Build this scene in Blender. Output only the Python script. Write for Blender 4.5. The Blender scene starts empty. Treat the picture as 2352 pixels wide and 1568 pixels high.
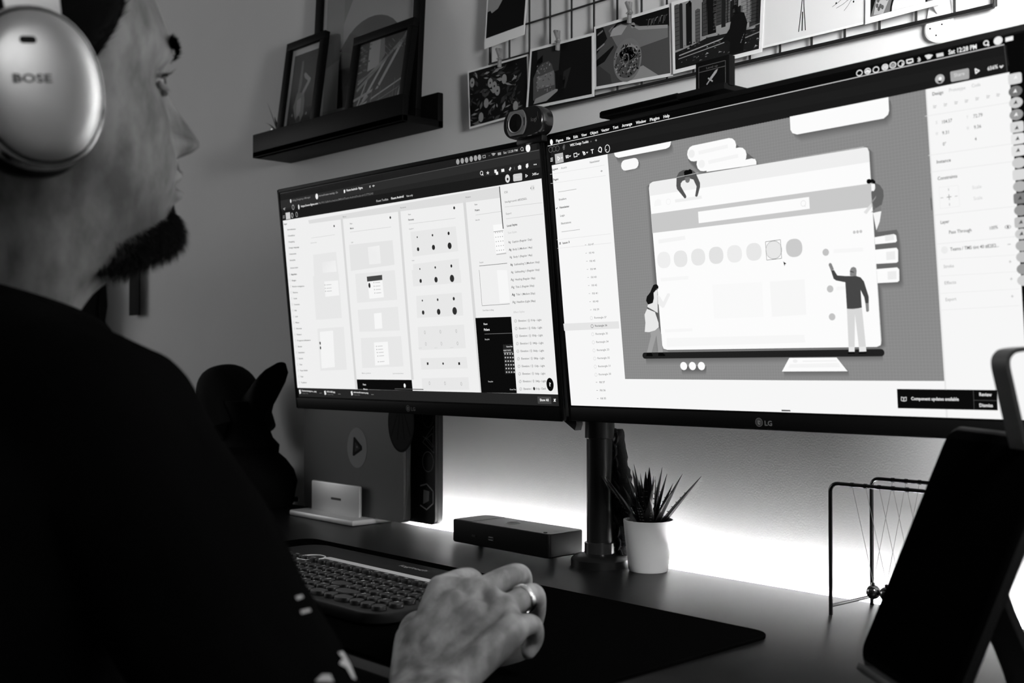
import bpy, bmesh, math, random
import numpy as np
from mathutils import Vector, Matrix
from mathutils.geometry import tessellate_polygon
from mathutils.bvhtree import BVHTree

random.seed(7); np.random.seed(7)
sc = bpy.context.scene
COL = sc.collection
rad = math.radians

# ------------------------------------------------------------------ camera
FPX = 2616.46                       # focal length in pixels of the 2352 wide frame
PITCH, YAW = rad(0.939), rad(43.036)
CAM = Vector((0.0, -1.24, 1.023))
_Fh = Vector((-math.cos(YAW), math.sin(YAW), 0)); _U0 = Vector((0, 0, 1))
FW = (_Fh*math.cos(PITCH) + _U0*math.sin(PITCH)).normalized()
RT = Vector((math.sin(YAW), math.cos(YAW), 0))
UP = (-_Fh*math.sin(PITCH) + _U0*math.cos(PITCH)).normalized()
cd = bpy.data.cameras.new('camera'); cam = bpy.data.objects.new('camera', cd); COL.objects.link(cam)
cam.matrix_world = Matrix(((RT.x, UP.x, -FW.x, CAM.x), (RT.y, UP.y, -FW.y, CAM.y), (RT.z, UP.z, -FW.z, CAM.z), (0, 0, 0, 1)))
cd.sensor_width = 36; cd.lens = FPX/2352*36; cd.clip_start = 0.02
cd.dof.use_dof = True; cd.dof.focus_distance = 1.45; cd.dof.aperture_fstop = 7.0
sc.camera = cam

# ------------------------------------------------------------------ view, world, large lights
vs = sc.view_settings
vs.view_transform = 'Standard'; vs.look = 'None'; vs.gamma = 1.0; vs.use_curve_mapping = False
vs.exposure = 0.0
W = bpy.data.worlds.new('world'); sc.world = W; W.use_nodes = True
W.node_tree.nodes['Background'].inputs[0].default_value = (1, 1, 1, 1)
W.node_tree.nodes['Background'].inputs[1].default_value = 0.04
WINDOW_RADIANCE = 2.3        # unseen window added on the right, placed to reflect in the headphones
WINDOW_LEFT_RADIANCE = 3.7   # window in the left hand wall
STRIP_RADIANCE = 215.0        # light strip behind the desk
LAMP_RADIANCE = 92.0             # added unseen lamp that brightens the wall, right of the frame

# ------------------------------------------------------------------ helpers: pixels of the frame to points on real planes
def ray(x, y): return FW + RT*((x-1176)/FPX) - UP*((y-784)/FPX)
def dep(x, y, Z): return CAM + ray(x, y)*Z
def on_y(x, y, Y): d = ray(x, y); return CAM + d*((Y-CAM.y)/d.y)
def on_z(x, y, z): d = ray(x, y); return CAM + d*((z-CAM.z)/d.z)
def lin(s): return s/12.92 if s <= 0.04045 else ((s+0.055)/1.055)**2.4
DZ = 0.74                            # desk top height

# ------------------------------------------------------------------ materials (all grey: the photograph is black and white)
_mats = {}
def mat(name, v, rough=0.5, metal=0.0, spec=0.5, noise=None, bump=None, coat=0.0, alpha=None, trans=0.0):
    if name in _mats: return _mats[name]
    m = bpy.data.materials.new(name); m.use_nodes = True; _mats[name] = m
    nt = m.node_tree; b = nt.nodes['Principled BSDF']
    b.inputs['Base Color'].default_value = (v, v, v, 1); b.inputs['Roughness'].default_value = rough
    b.inputs['Metallic'].default_value = metal; b.inputs['Specular IOR Level'].default_value = spec
    if coat: b.inputs['Coat Weight'].default_value = coat; b.inputs['Coat Roughness'].default_value = 0.1
    if trans: b.inputs['Transmission Weight'].default_value = trans
    if noise or bump:
        tc = nt.nodes.new('ShaderNodeTexCoord')
    if noise:
        sc_, amt = noise
        n = nt.nodes.new('ShaderNodeTexNoise'); n.inputs['Scale'].default_value = sc_; n.inputs['Detail'].default_value = 6
        r = nt.nodes.new('ShaderNodeMapRange'); r.inputs[1].default_value = .3; r.inputs[2].default_value = .7
        r.inputs[3].default_value = v*(1-amt); r.inputs[4].default_value = v*(1+amt)
        nt.links.new(tc.outputs['Object'], n.inputs['Vector']); nt.links.new(n.outputs['Fac'], r.inputs[0])
        nt.links.new(r.outputs[0], b.inputs['Base Color'])
    if bump:
        sc_, st, dist = bump
        n = nt.nodes.new('ShaderNodeTexNoise'); n.inputs['Scale'].default_value = sc_; n.inputs['Detail'].default_value = 5
        bp = nt.nodes.new('ShaderNodeBump'); bp.inputs['Strength'].default_value = st; bp.inputs['Distance'].default_value = dist
        nt.links.new(tc.outputs['Object'], n.inputs['Vector']); nt.links.new(n.outputs['Fac'], bp.inputs['Height'])
        nt.links.new(bp.outputs['Normal'], b.inputs['Normal'])
    return m
def emit(name, v):
    if name in _mats: return _mats[name]
    m = bpy.data.materials.new(name); m.use_nodes = True; _mats[name] = m
    nt = m.node_tree; nt.nodes.clear()
    e = nt.nodes.new('ShaderNodeEmission'); o = nt.nodes.new('ShaderNodeOutputMaterial')
    e.inputs[0].default_value = (1, 1, 1, 1); e.inputs[1].default_value = v
    nt.links.new(e.outputs[0], o.inputs[0]); return m
def gray(kind, s):
    q = max(0, min(100, round(s*100)))
    if kind == 'screen': return emit('screen_%03d' % q, lin(q/100)*1.02 + .0012)
    return mat('print_%03d' % q, lin(q/100)*.8 + .002, rough=.6, spec=.04)

M_BLACK = mat('black_plastic', .004, .45, spec=.2)
M_SATIN = mat('satin_black', .006, .35, spec=.3)
M_MATTE = mat('matte_black', .003, .8, spec=.05)
M_STEEL = mat('brushed_steel', .55, .3, 1.0)
M_CHROME = mat('dark_chrome', .25, .12, 1.0)
M_SILVER = mat('silver_aluminium', .07, .5, .25)
M_WHITEP = mat('white_plastic', .8, .45)
M_PAPER = mat('photo_paper', .72, .5, spec=.3)

# ------------------------------------------------------------------ mesh builder
def parent_to(o, p):
    o.parent = p; o.matrix_parent_inverse = p.matrix_basis.inverted()
class MB:
    def __init__(s): s.bm = bmesh.new(); s.mi = 0
    def _fin(s, n0, M, smooth=True):
        s.bm.verts.ensure_lookup_table()
        if M is not None:
            for v in s.bm.verts[n0:]: v.co = M @ v.co
    def box(s, c, d, bev=0.0, M=None, seg=2):
        t = bmesh.new(); bmesh.ops.create_cube(t, size=1.0)
        for v in t.verts: v.co = Vector((v.co.x*d[0], v.co.y*d[1], v.co.z*d[2]))
        if bev: bmesh.ops.bevel(t, geom=list(t.edges), offset=min(bev, min(d)*.49), segments=seg, profile=.5, affect='EDGES')
        T = Matrix.Translation(c)
        return s.add(t, (M @ T) if M is not None else T)
    def add(s, t, M=None):
        n0 = len(s.bm.verts); t.verts.ensure_lookup_table()
        nv = [s.bm.verts.new(M @ v.co if M is not None else v.co) for v in t.verts]
        t.verts.index_update()
        for f in t.faces:
            try: nf = s.bm.faces.new([nv[v.index] for v in f.verts]); nf.material_index = s.mi
            except ValueError: pass
        t.free(); return s
    def raw(s, vs_, fs, M=None):
        nv = [s.bm.verts.new(M @ Vector(v) if M is not None else Vector(v)) for v in vs_]
        for f in fs:
            try: nf = s.bm.faces.new([nv[i] for i in f]); nf.material_index = s.mi
            except ValueError: pass
        return s
    def loft(s, rings, cap0=True, cap1=True, closed=True, M=None):
        n = len(rings[0]); vs_ = [p for r in rings for p in r]; fs = []
        for i in range(len(rings)-1):
            for j in range(n if closed else n-1):
                k = (j+1) % n
                fs.append((i*n+j, i*n+k, (i+1)*n+k, (i+1)*n+j))
        if cap0 and closed: fs.append(tuple(range(n-1, -1, -1)))
        if cap1 and closed: fs.append(tuple((len(rings)-1)*n+j for j in range(n)))
        return s.raw(vs_, fs, M)
    def tube(s, pts, r, seg=10, caps=True, M=None, closed=False):
        pts = [Vector(p) for p in pts]; n = len(pts)
        rs = r if isinstance(r, (list, tuple)) else [r]*n
        rings = []; prev = None
        for i, p in enumerate(pts):
            if closed: t = pts[(i+1) % n]-pts[i-1]
            else: t = (pts[min(i+1, n-1)]-pts[max(i-1, 0)])
            t = t.normalized() if t.length > 1e-9 else Vector((0, 0, 1))
            if prev is None:
                a = Vector((0, 0, 1)) if abs(t.z) < .9 else Vector((1, 0, 0)); u = t.cross(a).normalized()
            else:
                u = (prev - t*prev.dot(t)).normalized()
            w = t.cross(u); prev = u
            rings.append([p+(u*math.cos(2*math.pi*k/seg)+w*math.sin(2*math.pi*k/seg))*rs[i] for k in range(seg)])
        if closed: rings.append(rings[0]); return s.loft(rings, False, False, True, M)
        return s.loft(rings, caps, caps, True, M)
    def cyl(s, p0, p1, r0, r1=None, seg=24, M=None): return s.tube([p0, p1], [r0, r0 if r1 is None else r1], seg, True, M)
    def lathe(s, prof, seg=32, M=None, cap=True):
        rings = [[Vector((r*math.cos(2*math.pi*k/seg), r*math.sin(2*math.pi*k/seg), z)) for k in range(seg)] for r, z in prof]
        return s.loft(rings, cap, cap, True, M)
    def prism(s, poly, z0, z1, M=None):
        n = len(poly); vs_ = [(x, y, z0) for x, y in poly]+[(x, y, z1) for x, y in poly]
        tri = tessellate_polygon([[Vector((x, y, 0)) for x, y in poly]])
        fs = [(i, (i+1) % n, n+(i+1) % n, n+i) for i in range(n)]
        fs += [tuple(reversed(t)) for t in tri] + [tuple(n+i for i in t) for t in tri]
        return s.raw(vs_, fs, M)
    def sphere(s, c, r, u=20, v=12, M=None, scale=(1, 1, 1)):
        t = bmesh.new(); bmesh.ops.create_uvsphere(t, u_segments=u, v_segments=v, radius=r)
        T = Matrix.Translation(c) @ Matrix.Diagonal((scale[0], scale[1], scale[2], 1))
        return s.add(t, (M @ T) if M is not None else T)
    def build(s, name, m, parent=None, sharp=35, label=None):
        bmesh.ops.recalc_face_normals(s.bm, faces=s.bm.faces)
        me = bpy.data.meshes.new(name); s.bm.to_mesh(me); s.bm.free()
        for mm in (m if isinstance(m, (list, tuple)) else [m]): me.materials.append(mm)
        return link_mesh(name, me, parent, sharp, label)
def link_mesh(name, me, parent=None, sharp=35, label=None):
    me.polygons.foreach_set('use_smooth', [True]*len(me.polygons))
    if sharp: me.set_sharp_from_angle(angle=rad(sharp))
    o = bpy.data.objects.new(name, me); COL.objects.link(o)
    if parent is not None: parent_to(o, parent)
    elif len(me.vertices):            # a thing of one mesh: origin at its base
        co = np.empty(len(me.vertices)*3); me.vertices.foreach_get('co', co); co = co.reshape(-1, 3)
        lo, hi = co.min(0), co.max(0); b = Vector(((lo[0]+hi[0])/2, (lo[1]+hi[1])/2, lo[2]))
        me.transform(Matrix.Translation(-b)); o.location = b
    if label: o['label'] = label
    return o
def tag(o, label, cat, group=None):
    o['label'] = label; o['category'] = cat
    if group: o['group'] = group
    return o
def thing(name, loc, label, cat, group=None):
    o = bpy.data.objects.new(name, None); COL.objects.link(o); o.location = loc; o.empty_display_size = .03
    return tag(o, label, cat, group)
def struct(o): o['kind'] = 'structure'; return o
def rrect(w, h, r, seg=5):
    pts = []
    for cx, cy, a in ((w/2-r, h/2-r, 0), (-w/2+r, h/2-r, 90), (-w/2+r, -h/2+r, 180), (w/2-r, -h/2+r, 270)):
        for k in range(seg+1):
            t = rad(a+90*k/seg); pts.append((cx+r*math.cos(t), cy+r*math.sin(t)))
    return pts
def frame_matrix(o, x, y, z):
    x, y, z = Vector(x), Vector(y), Vector(z)
    return Matrix(((x.x, y.x, z.x, o[0]), (x.y, y.y, z.y, o[1]), (x.z, y.z, z.z, o[2]), (0, 0, 0, 1)))
def smooth_path(pts, n=6):
    pts = [Vector(p) for p in pts]; out = []
    for i in range(len(pts)-1):
        p0, p1, p2, p3 = pts[max(i-1, 0)], pts[i], pts[i+1], pts[min(i+2, len(pts)-1)]
        for k in range(n):
            t = k/n
            out.append(.5*((2*p1)+(p2-p0)*t+(2*p0-5*p1+4*p2-p3)*t*t+(3*p1-p0-3*p2+p3)*t**3))
    return out+[pts[-1]]
# ------------------------------------------------------------------ lettering and flat print
_txt = {}
def text_geo(sx, bold=False):
    k = (sx, bold)
    if k not in _txt:
        c = bpy.data.curves.new('t', 'FONT'); c.body = sx; c.size = 1; c.resolution_u = 2
        c.offset = .022 if bold else .009
        o = bpy.data.objects.new('t', c); COL.objects.link(o)
        me = bpy.data.meshes.new_from_object(o)
        v = np.empty(len(me.vertices)*3); me.vertices.foreach_get('co', v); v = v.reshape(-1, 3)[:, :2]
        f = [tuple(p.vertices) for p in me.polygons]
        bpy.data.objects.remove(o); bpy.data.curves.remove(c); bpy.data.meshes.remove(me)
        w = (v[:, 0].max() if len(v) else 1); _txt[k] = (v, f, w)
    return _txt[k]
class Canvas:
    """flat print lying on a plane: polygons, discs, lines and lettering, each layer a hair above the one below"""
    def __init__(s, o, n, r, u, kind, eps=1.2e-4, conv=None):
        s.o, s.n, s.r, s.u = Vector(o), Vector(n), Vector(r), Vector(u); s.kind = kind; s.eps = eps
        s.L = 1; s.v = []; s.f = []; s.fm = []; s.ms = []; s.idx = {}; s.conv = conv or (lambda x, y: (x, y))
    def C(s, ox, oy, k): s.conv = lambda x, y: (ox+x/k, oy+y/k); return s
    def px(s): s.conv = lambda x, y: (x, y); return s
    def P(s, x, y):
        x, y = s.conv(x, y); d = ray(x, y); return CAM + d*((s.o-CAM).dot(s.n)/d.dot(s.n))
    def up(s, n=1): s.L += n; return s
    def _mi(s, g):
        q = round(g*100)
        if q not in s.idx: s.idx[q] = len(s.ms); s.ms.append(gray(s.kind, g))
        return s.idx[q]
    def pts3(s, P3, g, tri=None):
        base = len(s.v); off = s.n*(s.eps*s.L); s.v += [p+off for p in P3]; mi = s._mi(g)
        if tri is None:
            pl = [Vector(((p-s.o).dot(s.r), (p-s.o).dot(s.u), 0)) for p in P3]
            tri = tessellate_polygon([pl]) if len(pl) > 3 else [(0, 1, 2)]
        for t in tri: s.f.append(tuple(base+i for i in t)); s.fm.append(mi)
    def poly(s, pts, g): s.pts3([s.P(*p) for p in pts], g); return s
    def disc(s, c, r, g, ry=None, seg=20, sq=None, ring=None):
        c3 = s.P(*c); ry = ry or r
        if ring:
            o_ = [c3+s.r*(r*math.cos(2*math.pi*k/seg))+s.u*(ry*math.sin(2*math.pi*k/seg)) for k in range(seg)]
            i_ = [c3+s.r*((r-ring)*math.cos(2*math.pi*k/seg))+s.u*((ry-ring)*math.sin(2*math.pi*k/seg)) for k in range(seg)]
            s.pts3(o_+i_, g, [(k, (k+1) % seg, seg+(k+1) % seg, seg+k) for k in range(seg)])
        else:
            e = sq or 1.0; sp = lambda t: math.copysign(abs(t)**e, t)
            s.pts3([c3+s.r*(r*sp(math.cos(2*math.pi*k/seg)))+s.u*(ry*sp(math.sin(2*math.pi*k/seg))) for k in range(seg)], g)
        return s
    def line(s, a, b, w, g, cap=False):
        a, b = s.P(*a), s.P(*b); t = (b-a).normalized(); p = s.n.cross(t)*(w/2)
        if cap:
            A = [a+p*math.cos(k*math.pi/6)-t*(w/2*math.sin(k*math.pi/6)) for k in range(7)]
            B = [b-p*math.cos(k*math.pi/6)+t*(w/2*math.sin(k*math.pi/6)) for k in range(7)]
            s.pts3(A+B, g)
        else: s.pts3([a+p, a-p, b-p, b+p], g)
        return s
    def pline(s, pts, w, g):
        for a, b in zip(pts, pts[1:]): s.line(a, b, w, g, True)
        return s
    def text(s, a, b, string, g, h=None, bold=False):
        """lettering from baseline point a to b; h = letter size in metres"""
        a, b = s.P(*a), s.P(*b); t = (b-a); L = t.length; t.normalize(); q = s.n.cross(t)
        v, f, w = text_geo(string, bold); kx = L/w; ky = (h*.53 if s.kind == 'screen' else h) if h else kx
        base = len(s.v); off = s.n*(s.eps*s.L); mi = s._mi(g)
        s.v += [a+t*(x*kx)+q*(y*ky)+off for x, y in v]
        for t_ in f: s.f.append(tuple(base+i for i in t_)); s.fm.append(mi)
        return s
    def build(s, name, parent, label=None):
        me = bpy.data.meshes.new(name); me.from_pydata([tuple(v) for v in s.v], [], s.f)
        for m in s.ms: me.materials.append(m)
        me.polygons.foreach_set('material_index', s.fm)
        o = bpy.data.objects.new(name, me); COL.objects.link(o); parent_to(o, parent)
        if label: o['label'] = label
        return o
# ================================================================== the setting
M_WALL = mat('wall_paint', .62, .85, spec=.2, noise=(3.0, .03), bump=(420, .12, .002))
b = MB(); b.box((-2.2, .05, 1.3), (6.6, .1, 2.6)); struct(b.build('wall_back', M_WALL))
b = MB(); b.box((-2.2, -1.9, -.05), (6.6, 4.0, .1)); struct(b.build('floor', mat('floor_dark_wood', .05, .45, noise=(6, .3))))
b = MB(); b.box((-2.2, -1.9, 2.65), (6.6, 4.0, .1)); struct(b.build('ceiling', mat('ceiling_paint', .6, .9)))
FLOOR = 0.0
# side walls with a window each, outside the frame
def window_wall(X, wy0, wy1, wz0, wz1, name, win, radiance):
    b = MB()
    b.box((X, wy1/2, 1.3), (.1, -wy1, 2.6)); b.box((X, (-3.8+wy0)/2, 1.3), (.1, 3.8+wy0, 2.6))
    b.box((X, (wy0+wy1)/2, wz0/2), (.1, wy1-wy0, wz0)); b.box((X, (wy0+wy1)/2, (wz1+2.6)/2), (.1, wy1-wy0, 2.6-wz1))
    struct(b.build(name, M_WALL)); ym = (wy0+wy1)/2
    wf = bpy.data.objects.new(win, None); COL.objects.link(wf); wf.location = (X, ym, wz0); struct(wf)
    for z in (wz0+.03, wz1-.03): b = MB(); b.box((X, ym, z), (.12, wy1-wy0, .06), .005); b.build('frame_rail', M_WHITEP, wf)
    for y in (wy0+.03, wy1-.03, ym): b = MB(); b.box((X, y, (wz0+wz1)/2), (.12, .06, wz1-wz0-.12), .005); b.build('frame_stile', M_WHITEP, wf)
    for y0, y1 in ((wy0+.06, ym-.03), (ym+.03, wy1-.06)):
        b = MB(); b.box((X, (y0+y1)/2, (wz0+wz1)/2), (.006, y1-y0, wz1-wz0-.12)); b.build('pane', emit('daylight_'+win, radiance), wf)
window_wall(1.15, -1.50, -.55, 1.60, 2.40, 'wall_right', 'window_1', WINDOW_RADIANCE)  # unseen window, sized and set for its highlight on the earcup
window_wall(-4.6, -2.6, -.9, 1.0, 2.3, 'wall_left', 'window_2', WINDOW_LEFT_RADIANCE)

# ================================================================== desk and its light strip
M_DESK = mat('desk_black_laminate', .006, .36, spec=.07, noise=(40, .25), bump=(900, .06, .0005))
DX0, DX1, DY0, DY1 = -2.55, -.10, -.625, -.022
dk = thing('desk', ((DX0+DX1)/2, (DY0+DY1)/2, FLOOR), 'long black desk along the wall that carries the monitors and keyboard', 'desk')
b = MB(); b.box(((DX0+DX1)/2, (DY0+DY1)/2, DZ-.0125), (DX1-DX0, DY1-DY0, .025), .0015); b.build('desk_top', M_DESK, dk)
for x in (DX0+.05, DX1-.05):
    for y in (DY0+.05, DY1-.05):
        b = MB(); b.box((x, y, (DZ-.025+FLOOR)/2), (.05, .05, DZ-.025-FLOOR), .003); b.build('leg', M_BLACK, dk)
b = MB(); b.box(((DX0+DX1)/2, DY1-.05, .60), (DX1-DX0-.15, .02, .1), .002); b.build('rear_rail', M_BLACK, dk)
ls = thing('light_strip', (-.87, -.012, DZ-.02), 'glowing light strip in the gap behind the desk washing the wall', 'light strip')
b = MB(); b.box((-.87, -.0195, DZ-.014), (1.42, .004, .010), .001); b.build('strip_backing', M_WHITEP, ls)
b = MB(); b.box((-.87, -.0155, DZ-.014), (1.40, .003, .008), .0008); b.build('diffuser', emit('strip_light', STRIP_RADIANCE), ls)

# lamp added beyond the right frame edge to brighten the wall; shade spares the face
lb = Vector((-.16, -.46, DZ)); lh = Vector((-.10, -.52, 1.37))
lm = thing('added_lamp', lb, 'black reflector lamp added out of view to brighten the wall', 'lamp')
b = MB(); b.lathe([(.08, 0), (.08, .012), (.07, .02), (.012, .024)], 32, Matrix.Translation(lb)); b.build('lamp_base', M_SATIN, lm)
ld = Vector((-.45, .88, .02)).normalized(); lx = ld.cross(Vector((0, 0, 1))).normalized(); LM = frame_matrix(lh, lx, lx.cross(ld)*-1, ld)
b = MB(); b.tube(smooth_path([lb+Vector((0, 0, .02)), lb+Vector((.02, -.02, .4)), LM @ Vector((0, -.02, -.16)), LM @ Vector((0, 0, -.11))]), .008, 10); b.build('lamp_arm', M_SATIN, lm)
b = MB(); b.lathe([(.02, -.115), (.05, -.11), (.10, -.06), (.138, .012), (.135, .012), (.097, -.056), (.048, -.104), (.018, -.108)], 36, LM, False); b.build('lamp_shade', mat('shade_black', .01, .5), lm)
b = MB(); b.lathe([(.128, -.006), (.128, -.004), (.001, -.0035)], 36, LM); b.build('diffuser', emit('lamp_diffuser', LAMP_RADIANCE), lm)
# ================================================================== picture ledge with frames
SX0, SX1, SZ, SDP = -1.982, -1.50, 1.42, .088
sh = thing('picture_ledge', ((SX0+SX1)/2, 0, SZ), 'black wall ledge with a raised front lip holding three framed pictures', 'shelf')
M_LEDGE = mat('ledge_black_lacquer', .003, .5, spec=.05)
b = MB(); b.box(((SX0+SX1)/2, -SDP/2, SZ+.006), (SX1-SX0, SDP, .012), .0015); b.build('bottom_board', M_LEDGE, sh)
b = MB(); b.box(((SX0+SX1)/2, -SDP+.006, SZ+.023), (SX1-SX0, .012, .046), .0015); b.build('front_lip', M_LEDGE, sh)
b = MB(); b.box(((SX0+SX1)/2, -.006, SZ+.03), (SX1-SX0, .012, .06), .0015); b.build('back_board', M_LEDGE, sh)

M_FRAME = mat('frame_black', .003, .5, spec=.05)
def thin_glass():
    if 'picture_glass' in _mats: return _mats['picture_glass']
    m = bpy.data.materials.new('picture_glass'); m.use_nodes = True; _mats['picture_glass'] = m; nt = m.node_tree; nt.nodes.clear()
    t_, g_, x_, o_ = [nt.nodes.new('ShaderNode'+k) for k in ('BsdfTransparent', 'BsdfGlossy', 'MixShader', 'OutputMaterial')]
    g_.inputs['Roughness'].default_value = .06; x_.inputs[0].default_value = .04
    nt.links.new(t_.outputs[0], x_.inputs[1]); nt.links.new(g_.outputs[0], x_.inputs[2]); nt.links.new(x_.outputs[0], o_.inputs[0]); return m
def picture_frame(x0, x1, h, yb, yt, z0, label, fw, mtw, draw, roll=0):
    """standing frame: lower edge at y=yb, upper edge leaning back to y=yt; draw(c, P) paints the print"""
    zb = z0; ang = math.atan2(yt-yb, h); u = Vector((0, math.sin(ang), math.cos(ang))); n = Vector((0, -math.cos(ang), math.sin(ang)))
    w = x1-x0; o = Vector(((x0+x1)/2, yb, zb)); t = thing('framed_picture', o, label, 'picture frame', 'frames on the ledge')
    Mx = frame_matrix(o+u*(h/2), (1, 0, 0), u, n)
    for (cx, cy, sx, sy) in ((0, h/2-fw/2, w, fw), (0, -h/2+fw/2, w, fw), (-w/2+fw/2, 0, fw, h-2*fw), (w/2-fw/2, 0, fw, h-2*fw)):
        b = MB(); b.box((cx, cy, .006), (sx, sy, .012), .0012, Mx); b.build('frame_bar', M_FRAME, t)
    b = MB(); b.box((0, 0, .003), (w-2*fw+.002, h-2*fw+.002, .003), 0, Mx); b.build('mat_board', mat('mount_card', .42 if mtw else .02, .7), t)
    iw, ih = w-2*fw-2*mtw, h-2*fw-2*mtw*1.25
    c = Canvas(o+u*(h/2)+n*.0048, n, (1, 0, 0), u, 'print'); cc = c.o
    def P(a, b_): return cc+Vector((1, 0, 0))*((a-.5)*iw)+u*((b_-.5)*ih)      # a, b_ in 0..1 across the print
    c.P = lambda a, b_: P(a, b_)
    draw(c); c.build('print', t)
    b = MB(); b.box((0, 0, .0075), (w-2*fw, h-2*fw, .001), 0, Mx)
    b.build('glass', thin_glass(), t)
    return t
def clip01(pts): return [(min(1, max(0, a)), min(1, max(0, b_))) for a, b_ in pts]
def draw_arch(c):       # a pale building with a big dark arch, darker ground
    P0 = c.P; c.P = lambda a, b_: P0(a, b_ if b_ in (0, 1) else b_*.57)
    c.poly([(0, 0), (1, 0), (1, 1), (0, 1)], .60); c.up()
    c.poly([(0, .55), (.22, .62), (.22, 1), (0, 1)], .52).poly([(.22, .93), (.62, 1), (.22, 1)], .46); c.up()
    arch = [(.18, 0), (.18, .5)]+[(.55+.37*math.cos(rad(a)), .55+.36*math.sin(rad(a))) for a in range(180, -1, -12)]+[(.92, 0)]
    c.poly(arch, .2); c.up()
    c.poly([(.18, .68), (.3, .82), (.92, .52), (.92, .40)], .08).poly([(.18, 0), (.18, .5), (.4, .5), (.42, .0)], .05).poly([(.42, .4), (.75, .3), (.75, 0), (.42, 0)], .07); c.up()
    c.poly([(.36, .42), (.8, .5), (.8, .38), (.36, .34)], .4).poly([(0, 0), (1, 0), (1, .10), (0, .14)], .55); c.up()
    rnd = random.Random(3)
    for k in range(30):
        x, y = rnd.uniform(.25, .85), rnd.uniform(.12, .34); c.poly([(x, y), (x+rnd.uniform(.02, .08), y+.01), (x+.03, y+rnd.uniform(.01, .03))], rnd.uniform(.06, .25))
def draw_dancer(c):     # pale upside-down figure on black
    c.poly([(0, 0), (1, 0), (1, 1), (0, 1)], .07); c.up()
    c.poly([(.15, .85), (1, .62), (1, .92), (.6, 1)], .11); c.up()
    c.poly([(.36, .9), (.43, .9), (.46, .62), (.42, .47), (.32, .48)], .42)
    c.poly([(.5, .72), (.56, .74), (.82, .64), (.80, .60), (.58, .45), (.48, .46), (.52, .50), (.70, .62), (.55, .67)], .58)
    c.poly([(.3, .5), (.6, .48), (.66, .38), (.68, .2), (.58, .12), (.46, .05), (.38, .06), (.40, .12), (.30, .2), (.2, .33), (.24, .38)], .48); c.up()
    c.poly([(.34, .4), (.5, .42), (.54, .25), (.42, .16), (.36, .25)], .6).disc((.47, .13), .008, .22, .010).disc((.2, .22), .003, .5).disc((.8, .2), .003, .5)
def draw_girders(c):    # bridge girders, sky between buildings
    c.poly([(0, 0), (1, 0), (1, 1), (0, 1)], .10); c.up()
    c.poly([(.22, .62), (.45, .66), (.42, 1), (.2, 1)], .62).poly([(.45, .66), (.55, .78), (.5, 1), (.42, 1)], .45); c.up()
    rnd = random.Random(11)
    for k in range(26):
        x = rnd.uniform(0, .2); y = rnd.uniform(.6, .96); c.poly([(x, y), (x+.05, y), (x+.05, y+.02), (x, y+.02)], rnd.uniform(.25, .5))
    for a, b_, w, g in (((.05, .48), (.9, .88), .003, .55), ((.05, .40), (1, .98), .006, .5), ((0, .28), (.5, .38), .005, .6), ((.2, .2), (1, .42), .003, .6), ((.5, .4), (.95, .98), .007, .62), ((.2, .24), (.6, .74), .006, .66),
                        ((0, 0), (.24, .5), .004, .6), ((0, .02), (1, .03), .003, .5), ((.1, .1), (1, .33), .0015, .4), ((.05, .52), (.4, .6), .004, .42), ((0, .1), (.3, .3), .005, .55)):
        c.line(a, b_, w, g)
    c.up()
    for k in range(16):
        x = .15+.055*k; c.line((x, 0), (x+.01, .1+.35*rnd.random()), .0008, rnd.uniform(.3, .6))
    for k in range(20):
        x, y = rnd.uniform(.5, .95), rnd.uniform(.8, .97); c.line((x, y), (x+.06, y-.05), .0012, rnd.uniform(.2, .5))
    c.poly([(.28, .2), (.34, .2), (.62, .62), (.55, .62)], .06).poly([(.85, .03), (.95, .03), (1, .3), (.93, .3)], .55)
picture_frame(-1.862, -1.532, .42, -.024, -.002, SZ+.0125, 'largest black frame at the back of the ledge, dark arch picture', .020, .012, draw_arch)
picture_frame(-1.938, -1.803, .214, -.056, -.026, SZ+.0125, 'small black frame on the left of the ledge with a pale mount', .016, .010, draw_dancer)
picture_frame(-1.708, -1.530, .178, -.056, -.028, SZ+.0125, 'small black frame on the right of the ledge, bridge girder picture', .016, .0, draw_girders)

# small spiky plant in a clear glass, left end of the ledge
M_LEAF = mat('dark_leaf', .012, .5, noise=(60, .4))
def leaf(b, base, d, L, w, bend, seg=7, thick=.25):
    d = Vector(d).normalized(); side = d.cross(Vector((0, 0, 1)))
    side = side.normalized() if side.length > .05 else Vector((1, 0, 0)); nrm = side.cross(d); pts = []; rings = []
    for i in range(seg+1):
        t = i/seg; p = Vector(base)+d*(L*t)+Vector((0, 0, -1))*(bend*L*t*t); ww = w*(1-t)**.75*(.75+.5*t*(1-t)*2)+.0002
        rings.append([p+side*ww, p+nrm*ww*thick*-1, p-side*ww, p+nrm*ww*thick])
    b.loft(rings)
pc = Vector((-1.952, -.045, SZ+.0125))
pl = thing('small_plant', pc, 'small spiky plant in a glass at the left end of the ledge', 'plant')
b = MB(); b.lathe([(.016, 0), (.019, .045), (.0178, .045), (.015, .003), (.001, .003)], 20, Matrix.Translation(pc)); b.build('glass', mat('clear_glass', .95, .03, trans=1.0), pl)
b = MB(); b.lathe([(.0145, .0035), (.0155, .018), (.001, .02)], 18, Matrix.Translation(pc)); b.build('pebbles', mat('pebbles', .3, .8, noise=(200, .5)), pl)
for k, (dx, dy, L, bd) in enumerate(((-.65, -.1, .075, .35), (-.5, .1, .06, .1), (-.25, -.2, .075, .02), (.05, .1, .07, 0), (-.12, .2, .085, .08), (.4, -.2, .06, .2), (.25, .25, .06, .2))):
    b = MB(); leaf(b, pc+Vector((0, 0, .03)), (dx, dy, .9), L, .0042, bd); b.build('leaf', M_LEAF, pl)

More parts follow.
